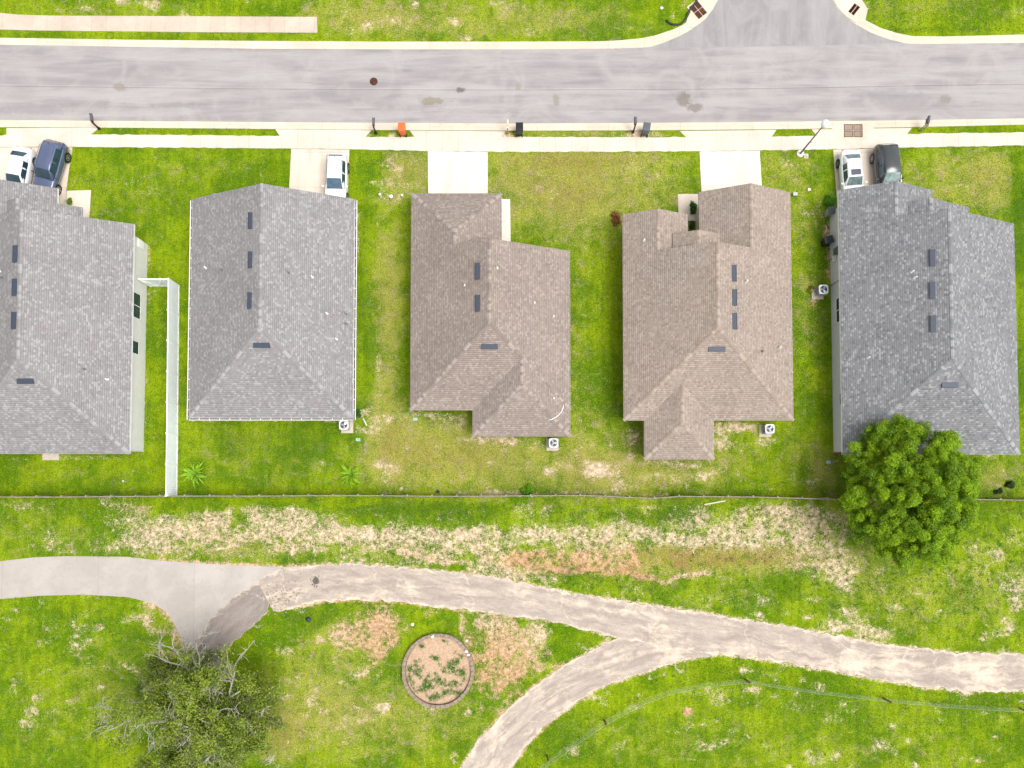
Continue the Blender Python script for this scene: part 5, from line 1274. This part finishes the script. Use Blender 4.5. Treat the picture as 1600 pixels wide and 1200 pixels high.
# ------------------------------------------------------------------ small things
def ac_unit(px, py, label, pad=(0,0), rz=0):
    c = P(px, py, .8); root = empty('air_conditioner', (c.x, c.y, 0), label, 'air conditioner', 'air conditioning units behind the houses', rz)
    MB().box(-.5+pad[0], .5+pad[0], -.5+pad[1], .5+pad[1], -.03, .09).build('pad', M_PAD, root)
    w = .36; mb = MB(); mb.rbox(-w+.02, w-.02, -w+.02, w-.02, .10, .74, .08); mb.build('coil_housing', M_ACD, root)
    mb = MB()
    for k in range(10): mb.rbox(-w, w, -w, w, .13+.06*k, .15+.06*k, .09)
    for sx in (-1, 1):
        for sy in (-1, 1): mb.box(sx*(w-.04)-.04, sx*(w-.04)+.04, sy*(w-.04)-.04, sy*(w-.04)+.04, .095, .745)
    mb.build('louvres', M('grey_louvre_metal', (.30,.31,.33), .45, .1, 5), root)
    # top pan: rounded square frame with a round opening
    n = 48; o = w+.03; vs = []; fs = []
    for k in range(n):
        a = 2*math.pi*k/n; ca, sa = math.cos(a), math.sin(a); e = 5.0; rr = o/((abs(ca)**e+abs(sa)**e)**(1/e))
        for (r, z) in ((.30,.765),(.30,.80),(rr-.03,.815),(rr,.80),(rr,.745),(rr-.05,.746)): vs.append((r*ca, r*sa, z))
    for k in range(n):
        for j in range(6): fs.append((k*6+j, ((k+1) % n)*6+j, ((k+1) % n)*6+(j+1) % 6, k*6+(j+1) % 6))
    MB().add(vs, fs).build('top_panel', M_AC, root)
    mb = MB()
    for k in range(3):
        Mx = Matrix.Translation((0,0,.762)) @ Matrix.Rotation(k*2*math.pi/3+px, 4, 'Z') @ Matrix.Rotation(R(16), 4, 'X')
        mb.add([(.05,-.06,0),(.26,-.12,0),(.27,.09,0),(.06,.06,0),(.05,-.06,.008),(.26,-.12,.008),(.27,.09,.008),(.06,.06,.008)], [(3,2,1,0),(4,5,6,7),(0,1,5,4),(1,2,6,5),(2,3,7,6),(3,0,4,7)], Mx)
    mb.cyl((0,0), .07, .745, .785, 16); mb.build('fan', M('fan_metal', (.62,.64,.68), .3, .05, 5, metal=.3), root)
    mb = MB()
    for r in (.10, .16, .22, .28): mb.ring((0,0), r-.003, r+.003, .80, .806, 28)
    for k in range(4): mb.box(-.3, .3, -.004, .004, .807, .812, Matrix.Rotation(k*math.pi/4, 4, 'Z'))
    mb.build('fan_grille', M_ACD, root)
ac_unit(537, 664, 'white air conditioner behind the gutter-edged grey house', (.12,-.1))
ac_unit(865, 692, 'white air conditioner behind the brown hipped house', (-.05,-.08))
ac_unit(1203, 670, 'white air conditioner behind the tan gabled house', (-.12,-.1))
ac_unit(1287, 452, 'air conditioner on the lawn side of the slate grey house wall', (-.2,-.12), R(2))

def mailbox(px, py, label, rz=0, kind=0, big=1.0):
    c = P(px, py); root = empty('mailbox', c, label, 'mailbox', 'mailboxes at the kerb', rz); m = M_DGREY; mp = M_BLACK
    if kind == 0:
        mb = MB(); mb.box(-.055, .055, -.055, .055, -.1, 1.08); mb.rbox(-.10, .10, -.10, .10, -.05, .16, .02); mb.build('post', mp, root)
        MB().box(-.05, .05, .056, .62, .86, .95).build('arm', mp, root)
    else:
        mb = MB(); mb.box(-.12, -.06, -.03, .03, -.1, .98); mb.box(.06, .12, -.03, .03, -.1, .98); mb.build('post', M_POLE, root)
        MB().box(-.15, .15, -.08, .5, .92, .97).build('arm', M_POLE, root)
    w = .10*big; rings = []
    for y in (.10, .66*max(1, big*.9)):
        pr = [(-w, y, .98), (w, y, .98), (w, y, 1.10)]+[(w*math.cos(R(a)), y, 1.10+w*math.sin(R(a))) for a in (20,45,70,90,110,135,160)]+[(-w, y, 1.10)]
        rings.append(pr)
    b = MB().loft(rings, smooth=False).build('box', m, root)
    MB().box(-w-.006, w+.006, rings[1][0][1], rings[1][0][1]+.02, .975, 1.19).build('door', mp, root)
    MB().box(w+.001, w+.02, .15, .42, 1.10, 1.14).build('flag', M('red_flag', (.35,.03,.02), .5, .05, 4), root)
mailbox(155.5, 201.5, 'dark mailbox at the end of the left house driveway', R(8))
mailbox(587.5, 208.5, 'slim dark mailbox on a black post near the orange wheeled bin', 0)
mailbox(989, 207, 'dark mailbox standing next to the grey wheeled bin', R(-2), big=1.1)
mailbox(1437.5, 205, 'small grey mailbox on twin thin posts, right of the storm drain', R(-12), 1, .9)
def wood_mail():
    c = P(793, 209); root = empty('mailbox', c, 'pale wooden mailbox post left of the black wheeled bin', 'mailbox', 'mailboxes at the kerb')
    MB().box(-.05, .05, -.05, .05, -.1, 1.0).build('post', M_WOOD, root)
    MB().box(-.05, .05, -.1, .62, 1.001, 1.06).build('arm', M_BEIGE, root)
    rings = [[(-.08, y, 1.07), (.08, y, 1.07), (.08, y, 1.17)]+[(.08*math.cos(R(a)), y, 1.17+.08*math.sin(R(a))) for a in (30,60,90,120,150)]+[(-.08, y, 1.17)] for y in (.08, .56)]
    MB().loft(rings, smooth=False).build('box', M_BEIGE, root)
wood_mail()

def bin_(px, py, rz, label, mat_body, mat_lid, tip=0, group='wheeled rubbish bins'):
    c = P(px, py); root = empty('wheeled_bin', c, label, 'rubbish bin', group, rz)
    if tip: root.rotation_euler = (tip, 0, rz)
    MB().taper((-.22,.22,-.26,.24), (-.29,.29,-.36,.34), .04, .98).build('body', mat_body, root, bevel=.02)
    mb = MB(); rings = []
    for (s, z) in ((1, .985), (1, 1.01), (.93, 1.05), (.6, 1.065)):
        rings.append([(-.31*s,-.38*s,z),(.31*s,-.38*s,z),(.31*s,.36*s,z),(-.31*s,.36*s,z)])
    mb.loft(rings, smooth=False); mb.box(-.1, .1, -.08, .04, 1.066, 1.078); mb.build('lid', mat_lid, root, bevel=.008)
    mb = MB(); mb.tube([(-.26,-.36,.93),(-.26,-.45,.97),(.26,-.45,.97),(.26,-.36,.93)], .018, 6); mb.build('handle', mat_lid, root)
    for s in (-1, 1):
        MB().cyl((0,0), .12, -.03, .03, 18, Matrix.Translation((s*.26, -.30, .12)) @ Matrix.Rotation(R(90), 4, 'Y')).build('wheel', M_TYRE, root)
bin_(630.5, 208, 0, 'orange wheeled bin standing on the verge strip', M_ORANGE, M_ORANGE)
bin_(811.5, 208, 0, 'black wheeled bin standing on the kerbside strip', M_BLACK, M_BLACK)
bin_(1007, 208, R(-8), 'grey wheeled bin standing on the verge', M_DGREY, M_DGREY)
bin_(1286.5, 381.5, R(105), 'black wheeled bin against the side wall of the slate grey house', M_BLACK, M('dark_bin_lid', (.03,.04,.055), .35, .1, 4))
bin_(1292, 336, R(100), 'grey-lidded bin below the bush at the slate grey house', M_STEEL, M_DGREY)

def street_lamp():
    b = P(1250, 240.5); hgt = 4.35; root = empty('street_lamp', b, 'white-topped street lamp on a tall grey pole beside the sidewalk', 'street lamp')
    MB().cyl((0,0), .30, -.05, .10, 20).build('base', M_STONE, root)
    MB().tube([(0,0,.09),(0,0,.5),(0,0,hgt-.3)], [.085,.075,.05], 12).build('pole', M_POLE, root)
    MB().cyl((0,0), .05, hgt-.3, hgt-.05, 14, r1=.17).build('collar', M_BLACK, root)
    Mx = Matrix.Translation((0,0,0)); mb = MB(); rings = []
    for (r, z) in ((.17, hgt-.049), (.25, hgt+.12), (.29, hgt+.32), (.24, hgt+.50), (.12, hgt+.60), (.03, hgt+.66)):
        rings.append([(r*math.cos(2*math.pi*k/18), r*math.sin(2*math.pi*k/18), z) for k in range(18)])
    mb.loft(rings); mb.build('globe', M_LAMPG, root)
    MB().tube([(.07,0,1.9),(.22,-.02,1.9)], .03, 6).build('bracket', M_POLE, root)
street_lamp()
slab_ = MB().box(-.19, .19, -.2, .2, -.04, .03, Matrix.Translation(P(1259.5, 244)))
tag(slab_.build('ground_marker', M_PAD), 'square pale ground lid at the foot of the street lamp', 'ground marker')

def drain(cx, cy, rz, w, h, label, cols, rows):
    c = P(cx, cy); root = empty('storm_drain', (c.x, c.y, 0), label, 'storm drain', 'storm drains at the kerb', rz)
    z = .07
    mb = MB(); t = .13
    mb.box(-w/2-t, w/2+t, -h/2-t, -h/2, -.05, z); mb.box(-w/2-t, w/2+t, h/2, h/2+t, -.05, z); mb.box(-w/2-t, -w/2, -h/2, h/2, -.05, z); mb.box(w/2, w/2+t, -h/2, h/2, -.05, z)
    mb.build('frame', M_CURB, root)
    MB().box(-w/2, w/2, -h/2, h/2, -.05, .02).build('sump', M_BLACK, root)
    cw, ch = w/cols, h/rows
    for i in range(cols):
        for j in range(rows):
            x0 = -w/2+cw*i+.022; x1 = x0+cw-.044; y0 = -h/2+ch*j+.022; y1 = y0+ch-.044; mb = MB()
            n = 9; mb.box(x0, x1, y0, y0+.04, .022, z+.004); mb.box(x0, x1, y1-.04, y1, .022, z+.004); mb.box(x0, x0+.04, y0+.0405, y1-.0405, .022, z+.004); mb.box(x1-.04, x1, y0+.0405, y1-.0405, .022, z+.004)
            for k in range(n):
                xx = x0+.04+(x1-x0-.08)*(k+.5)/n; mb.box(xx-.018, xx+.018, y0+.041, y1-.041, .022, z)
            mb.build('grate', M_RUST, root)
    mb = MB()
    for i in range(1, cols): mb.box(-w/2+cw*i-.021, -w/2+cw*i+.021, -h/2, h/2, .0205, z-.004)
    for j in range(1, rows): mb.box(-w/2, w/2, -h/2+ch*j-.019, -h/2+ch*j+.019, .0205, z-.008)
    mb.build('divider', M_CURB, root)
    return root
slab('drain_apron', [(1302,192),(1366,191),(1366,200.6),(1352,219.5),(1313,220.5),(1300,201.5)], -.03, .058, M_CURB)
drain(1332.5, 204.8, 0, 1.62, 1.16, 'storm drain with four rusty grates set in the sidewalk apron', 2, 2)
slab('drain_apron', [(1092,-4),(1122,-4),(1114,14),(1101,31),(1084,43),(1071,41),(1074,28)], -.03, .06, M_CURB)
drain(1090.5, 16.5, R(38), .95, 1.35, 'rusty storm drain at the side street corner with a black hose across it', 2, 2)
slab('drain_apron', [(1301,-4),(1345,-3),(1356,14),(1352,32),(1338,36),(1322,25),(1308,10)], -.03, .06, M_CURB)
drain(1334, 15.5, R(-38), .62, .95, 'smaller rusty storm drain at the right corner of the side street', 2, 1)
def manhole():
    c = P(584, 127.5); root = empty('manhole_cover', (c.x, c.y, 0), 'round brown iron manhole cover in the asphalt road', 'manhole cover')
    MB().ring((0,0), .30, .34, .0, .024, 28).build('ring', M_RUST, root)
    mb = MB(); mb.cyl((0,0), .298, .0, .022, 28)
    for k in range(-3, 4):
        for l in range(-3, 4):
            if k*k+l*l < 9: mb.box(k*.075-.02, k*.075+.02, l*.075-.02, l*.075+.02, .0221, .028)
    mb.build('lid', M_RUST, root)
manhole()
def hose():
    pts = [P(x, y, z) for (x, y, z) in ((1041,31,.1),(1046,36,.1),(1054,38.5,.1),(1062,38,.1),(1069,33,.1),(1073,26,.12),(1075,20,.14),(1080,12,.16),(1086,5,.18),(1090,-2,.18),(1095,-14,.18))]
    # smooth it
    q = []
    for i in range(len(pts)-1):
        for k in range(6): q.append(pts[i].lerp(pts[i+1], k/6))
    q.append(pts[-1]); q = [q[0]]+[(q[max(0,i-2)]+q[max(0,i-1)]+q[i]+q[min(len(q)-1,i+1)]+q[min(len(q)-1,i+2)])/5 for i in range(1, len(q)-1)]+[q[-1]]
    d = []
    for i in range(len(q)-1):
        for k in range(4): d.append(q[i].lerp(q[i+1], k/4))
    tag(MB().tube(d, [.085 if i % 4 < 2 else .072 for i in range(len(d))], 10).build('drain_hose', M('dark_green_corrugated_plastic', (.015,.03,.022), .5, .1, 4)), 'curved black corrugated drain hose lying on the grass by the corner drain', 'hose')
hose()

def cap(px, py, r, h, label, mat, cat='pipe cap', name='cleanout_pipe'):
    c = P(px, py); root = empty(name, c, label, cat)
    MB().cyl((0,0), r*.85, -.05, h-.04, 16).build('pipe', mat if mat is not M_GREENLID else M_GREENLID, root); MB().cyl((0,0), r, h-.04, h, 16, r1=r*.9).build('cap', M_PVC, root)
cap(595, 307, .11, .45, 'white cleanout pipe beside the dry patch left of the brown house', M_PVC)
cap(611.5, 308, .16, .16, 'grey round cleanout lid between two white pipes', M_STEEL)
cap(629, 306.5, .10, .25, 'short white cleanout pipe nearest the brown house corner', M_PVC)
cap(1263, 297.5, .12, .2, 'white cleanout pipe in the grass right of the tan house', M_PVC)
MBx = MB().rbox(-.18, .18, -.14, .14, -.03, .26, .03, 3, Matrix.Translation(P(1241, 305)))
tag(MBx.build('utility_box', M_STEEL), 'small grey utility box by the front right corner of the tan house', 'utility box')
for (x, y, l) in ((559.5,687,'pale green valve lid near the air conditioner of the gutter-edged house'),(649,655,'pale green valve lid behind the brown hipped house'),(1294,722,'faint green valve lid in the grass left of the round oak')):
    tag(MB().rbox(-.19, .19, -.13, .13, -.03, .035, .04, 3, Matrix.Translation(P(x, y))).build('valve_lid', M_GREENLID), l, 'valve lid', 'green valve lids')
def stick(pts, r, label, mat, name='loose_pipe', cat='pipe', z=.05):
    tag(MB().tube([P(x, y, z) for x, y in pts], r, 8).build(name, mat), label, cat)
stick([(567,653),(570,659),(573,665)], .05, 'short white pipe lying on the grass behind the gutter-edged house', M_PVC)
stick([(1289,365),(1292,358),(1290,353)], .025, 'bent white pipe lying between the two bins at the slate grey house', M_PVC)
tag(MB().box(-.9, .9, -.05, .05, 0, .04, Matrix.Translation(P(1117,785.5,.01)) @ Matrix.Rotation(R(10), 4, 'Z')).build('plank', M_BEIGE), 'pale plank lying just behind the wooden fence', 'plank')
tag(MB().rbox(-.14, .14, -.12, .12, -.02, .22, .04, 3, Matrix.Translation(P(684.5,768)) @ Matrix.Rotation(.4, 4, 'Z')).build('bucket', M_BLACK), 'small black bucket on the grass by the wooden fence', 'bucket')
def bag():
    v = []; rg = random.Random(8); rings = []
    for (z, r) in ((0,.16),(.06,.2),(.13,.17),(.19,.08)):
        rings.append([(r*(1+rg.uniform(-.25,.25))*math.cos(2*math.pi*k/10)*1.3, r*(1+rg.uniform(-.25,.25))*math.sin(2*math.pi*k/10), z) for k in range(10)])
    o = MB().loft(rings, M=Matrix.Translation(P(482,968)) @ Matrix.Rotation(-.6, 4, 'Z')).build('plastic_bag', M('dark_blue_plastic', (.02,.03,.06), .35, .2, 5)); tag(o, 'crumpled dark blue plastic bag in the grass below the asphalt path', 'bag')
bag()
def stone(px, py, s, label, mat=M_STONE, z=0):
    rg = random.Random(int(px)); rings = []
    for (zz, r) in ((-.03,.8),(.1*s*4,1),(.5*s,.85),(.75*s,.35)):
        rings.append([(s*r*(1+rg.uniform(-.2,.2))*math.cos(2*math.pi*k/8), s*.8*r*(1+rg.uniform(-.2,.2))*math.sin(2*math.pi*k/8), zz) for k in range(8)])
    tag(MB().loft(rings, smooth=False, M=Matrix.Translation(P(px, py, z)) @ Matrix.Rotation(px, 4, 'Z')).build('stone', mat), label, 'stone', 'pale stones around the round planter')
stone(644.5, 975.5, .16, 'pale stone on the grass above the round planter')
stone(676, 994.5, .15, 'white stone resting on the top edge of the round planter', z=.36)
stone(729, 1018, .15, 'upper of two white stones on the right edge of the round planter', z=.36)
stone(732, 1023, .13, 'lower of two white stones on the right edge of the round planter', z=.36)
stone(729.5, 1001, .13, 'small pale stone on the orange soil right of the round planter')
stone(1033.5, 13, .16, 'white stone on the grass left of the corner storm drain')
stone(192.5, 751.5, .10, 'white stone in the grass below the left grey house')
# patch of coarse aggregate left on the path
mb = MB(); r_ = random.Random(12)
for k in range(150):
    q = P(493+r_.gauss(0,2.6), 908+r_.gauss(0,3.6), .034); s = r_.uniform(.02,.045)
    mb.taper((-s,s,-s,s), (-s*.5,s*.5,-s*.5,s*.5), 0, s, Matrix.Translation(q) @ Matrix.Rotation(r_.uniform(0,6), 4, 'Z'))
tag(mb.build('gravel_heap', M('dark_gravel', (.12,.105,.10), .9, .3, 9)), 'small dark gravel heap on the asphalt path', 'gravel', kind='stuff')

# ------------------------------------------------------------------ cars
def car(px_loc, rz, label, paint, L=4.75, W=1.84, Ht=1.46, kind='sedan', glass=None, sunroof=False, rails=False, roofmat=None):
    """front of the car is local -y (towards the houses)"""
    root = empty('parked_car', px_loc, label, 'car', 'cars parked on the driveways', rz); g = glass or M_CARGLASS; h = L/2; w = W/2
    suv = kind != 'sedan'
    zb = .24 if not suv else .30; belt = .93 if not suv else 1.05
    # stations: y from rear (+) to front (-): (y, half width, height of the shoulder)
    if kind == 'sedan':
        st = [(h,.62,.62),(h-.05,.74,.80),(h-.22,.86,.97),(h-.55,.95,1.02),(h-1.0,.985,.99),(h-1.8,1,.96),(0,1,.95),(-h+1.75,1,.95),(-h+1.25,.985,.94),(-h+.75,.96,.87),(-h+.35,.88,.79),(-h+.12,.74,.68),(-h,.60,.52)]
    else:
        st = [(h,.70,.75),(h-.04,.80,.98),(h-.14,.89,1.08),(h-.45,.95,1.10),(h-1.0,.985,1.08),(h-1.8,1,1.06),(0,1,1.05),(-h+1.7,1,1.05),(-h+1.15,.985,1.06),(-h+.7,.965,1.01),(-h+.32,.90,.93),(-h+.10,.78,.80),(-h,.66,.60)]
    rings = []
    for (y, ws, zt) in st:
        a = w*ws; rings.append([(0,y,zb),(a*.80,y,zb),(a*.95,y,zb+.10),(a,y,zb+.30),(a*.995,y,zt*.80),(a*.95,y,zt-.05),(a*.86,y,zt),(a*.45,y,zt+.03),(0,y,zt+.035),(-a*.45,y,zt+.03),(-a*.86,y,zt),(-a*.95,y,zt-.05),(-a*.995,y,zt*.80),(-a,y,zb+.30),(-a*.95,y,zb+.10),(-a*.80,y,zb)])
    MB().loft(rings).build('body', paint, root)
    # greenhouse
    if kind == 'sedan': cs = [(h-.50,1.01,.78,1.0),(h-1.10,Ht-.06,.66,.84),(h-1.45,Ht-.01,.65,.82),(0.05,Ht,.66,.82),(-.32,Ht-.03,.68,.84),(-h+1.32,.97,.80,1.0)]
    elif kind == 'hatch': cs = [(h-.16,1.08,.74,.90),(h-.52,Ht-.10,.64,.82),(h-.95,Ht-.01,.65,.80),(.35,Ht,.67,.80),(-.14,Ht-.04,.69,.84),(-h+1.22,1.07,.82,.98)]
    else: cs = [(h-.14,1.10,.76,.92),(h-.46,Ht-.12,.66,.86),(h-.85,Ht-.02,.67,.85),(.1,Ht,.68,.84),(-.40,Ht-.05,.69,.86),(-h+1.25,1.07,.82,.98)]
    rr = []
    for (y, zt, top, bot) in cs:
        tz = max(zt, 1.0); b = w*.93*(1 if top else 1)
        rr.append([(-b,y,belt-.06),(-(b*.35+w*top*.65),y,belt+(zt-belt)*.55),(-w*top,y,zt-.05 if zt > belt+.1 else zt),(-w*top*.86,y,zt),(0,y,zt+.03),(w*top*.86,y,zt),(w*top,y,zt-.05 if zt > belt+.1 else zt),(b*.35+w*top*.65,y,belt+(zt-belt)*.55),(b,y,belt-.06)])
    MB().loft(rr).build('roof', roofmat or paint, root)
    def pane(name, a0, a1, side0, side1, lift=.012, mt=None, m=6):
        """glass sheet between two stations over the top arc (indices 2..6)"""
        y0, z0, t0, _ = a0; y1, z1, t1, _ = a1; vs = []
        d = Vector((0, y1-y0, z1-z0)).normalized(); n = Vector((0, -d.z, d.y)); n = n if n.z > 0 else -n
        for s in (side0, side1):
            y = y0+(y1-y0)*s; z = z0+(z1-z0)*s; t = t0+(t1-t0)*s
            for k in range(m+1):
                f = -1+2*k/m; vs.append(Vector((w*t*.90*f, y, z+.03*(1-f*f)))+n*lift)
        fs = [(k, k+1, m+2+k, m+1+k) for k in range(m)]; q = len(vs); vs2 = [v-n*.02 for v in vs]
        fs += [(q+a, q+b, q+c, q+d_) for (a, b, c, d_) in fs[:m]]
        rim = list(range(m+1))+list(range(2*m+1, m, -1)); fs += [(rim[i], rim[(i+1) % len(rim)], q+rim[(i+1) % len(rim)], q+rim[i]) for i in range(len(rim))]
        return MB().add(vs+vs2, fs).build(name, mt or g, root)
    pane('windscreen', cs[-2], cs[-1], .06, .93); pane('rear_window', cs[0], cs[1], .12, .92)
    # side glass: follows the cabin side
    ys = [c[0] for c in cs]
    for s in (-1, 1):
        for (ya, yb) in (((h-1.35 if kind == 'sedan' else h-.75), .36), (.30, -.62)):
            lo = belt+.02; hi = Ht-.12; vs = []
            def xat(z, y):
                # interpolate the cabin side
                for (c0, c1) in zip(cs, cs[1:]):
                    if c1[0] <= y <= c0[0]:
                        f = (c0[0]-y)/(c0[0]-c1[0]); zt = c0[1]+(c1[1]-c0[1])*f; tp = w*(c0[2]+(c1[2]-c0[2])*f); break
                b = w*.93; zm = belt+(zt-belt)*.55; xm = b*.35+tp*.65
                if z < zm: return b+(xm-b)*(z-(belt-.06))/(zm-(belt-.06))
                return xm+(tp-xm)*min(1, (z-zm)/max(.01, (zt-.05)-zm))
            m = 5
            inn = .13 if kind == 'sedan' else .06
            for (z, e0, e1) in ((lo, .0, .0), ((lo+hi)/2, .03, .06), (hi, inn if ya > 1 else 0, inn*2.2 if yb < 0 else 0)):
                for k in range(m+1):
                    y = (ya-e0)+((yb+e1)-(ya-e0))*k/m; vs.append(Vector((s*(xat(z, y)+.008), y, z)))
            n_ = len(vs); fs = [(r0*(m+1)+k, r0*(m+1)+k+1, (r0+1)*(m+1)+k+1, (r0+1)*(m+1)+k) for r0 in range(2) for k in range(m)]
            MB().add(vs, fs).build('side_window', M_CARGLASS, root)
    for s in (-1, 1):
        for y in (h-.95, -h+.88):
            wr = .34 if not suv else .37
            Mx = Matrix.Translation((s*(w-.10), y, wr)) @ Matrix.Rotation(R(90), 4, 'Y')
            arch = MB().cyl((0,0), wr+.05, -.10, .108, 24, Mx).build('wheel_arch', M_BLACK, root)
            o = MB().cyl((0,0), wr, -.11, .118, 26, Mx).build('wheel', M_TYRE, root, bevel=.02)
            mb = MB(); mb.ring((0,0), wr*.60, wr*.68, s*.119, s*.130, 26, Mx); mb.cyl((0,0), .06, s*.119 if s > 0 else -.132, s*.132 if s > 0 else -.119, 12, Mx)
            for k in range(5):
                Mk = Mx @ Matrix.Rotation(k*2*math.pi/5, 4, 'Z'); mb.box(.05, wr*.62, -.03, .03, min(s*.119, s*.128), max(s*.119, s*.128), Mk)
            mb.build('rim', M_RIM, o)
        mb = MB(); mb.rbox(s*(w+.10)-.09, s*(w+.10)+.09, -.78, -.66, belt-.02, belt+.12, .03, 3); mb.build('mirror', paint, root)
        mb = MB(); mb.box(min(s*w*.50, s*w*.80), max(s*w*.50, s*w*.80), -h+.02, -h+.16, .60, .74); mb.build('headlight', M_LAMPG, root)
        mb = MB(); mb.box(min(s*w*.52, s*w*.70), max(s*w*.52, s*w*.70), h-.17, h-.0, .66 if not suv else .80, .76 if not suv else .92); mb.build('taillight', M('red_lens', (.30,.01,.01), .25, .1, 4), root)
    if sunroof: MB().rbox(-.40, .40, -.24, .24, Ht+.005, Ht+.038, .06).build('sunroof', M('tinted_sunroof', (.06,.065,.09), .15, .1, 3, spec=.8), root)
    if rails:
        for s in (-1, 1): MB().tube([(s*w*.66, h-.8, Ht-.01), (s*w*.66, h-.9, Ht+.05), (s*w*.66, 0, Ht+.06), (s*w*.66, -.35, Ht+.05), (s*w*.66, -.45, Ht-.01)], .02, 6).build('roof_rail', M_STEEL if rails == 2 else M_DGREY, root)
    MB().tube([(0, h-.62-(.8 if kind == 'sedan' else 0), Ht-.02), (0, h-.56-(.8 if kind == 'sedan' else 0), Ht+.07)], [.03,.012], 6).build('aerial', M_BLACK, root)
    MB().box(-w*.5, w*.5, -h-.005, -h+.03, .40, .56).build('grille', M_BLACK, root)
    return root
PW = M('white_car_paint', (.74, .75, .76), .25, .02, 1, coat=.6)
PB = M('blue_grey_car_paint', (.10, .125, .22), .22, .1, 1, metal=.4, coat=.8)
PK = M('dark_graphite_car_paint', (.045, .052, .056), .25, .1, 1, metal=.3, coat=.7)
def carloc(px, py, z): v = P(px, py, z); return (v.x, v.y, .05)
car((-41.3, 27.5, .05), R(-10), 'white sedan on the far left driveway beside the blue-grey car', PW, 4.6, 1.80, 1.43)
car((-38.7, 27.95, .05), R(-15), 'blue-grey five-door car with its wheels near the lawn edge, far left driveway', PB, 4.65, 1.86, 1.66, 'suv', rails=1)
car((-14.7, 26.95, .05), R(-1.5), 'white hatchback parked alone on the driveway of the gutter-edged house', PW, 4.35, 1.80, 1.56, 'hatch', rails=1, glass=M('blue_tinted_windscreen', (.05,.10,.15), .1, .4, 3, spec=.9))
car((28.45, 27.3, .05), R(4), 'white sedan with a dark sunroof on the right end driveway', PW, 4.5, 1.80, 1.44, sunroof=True, glass=M_CARGLASS_L)
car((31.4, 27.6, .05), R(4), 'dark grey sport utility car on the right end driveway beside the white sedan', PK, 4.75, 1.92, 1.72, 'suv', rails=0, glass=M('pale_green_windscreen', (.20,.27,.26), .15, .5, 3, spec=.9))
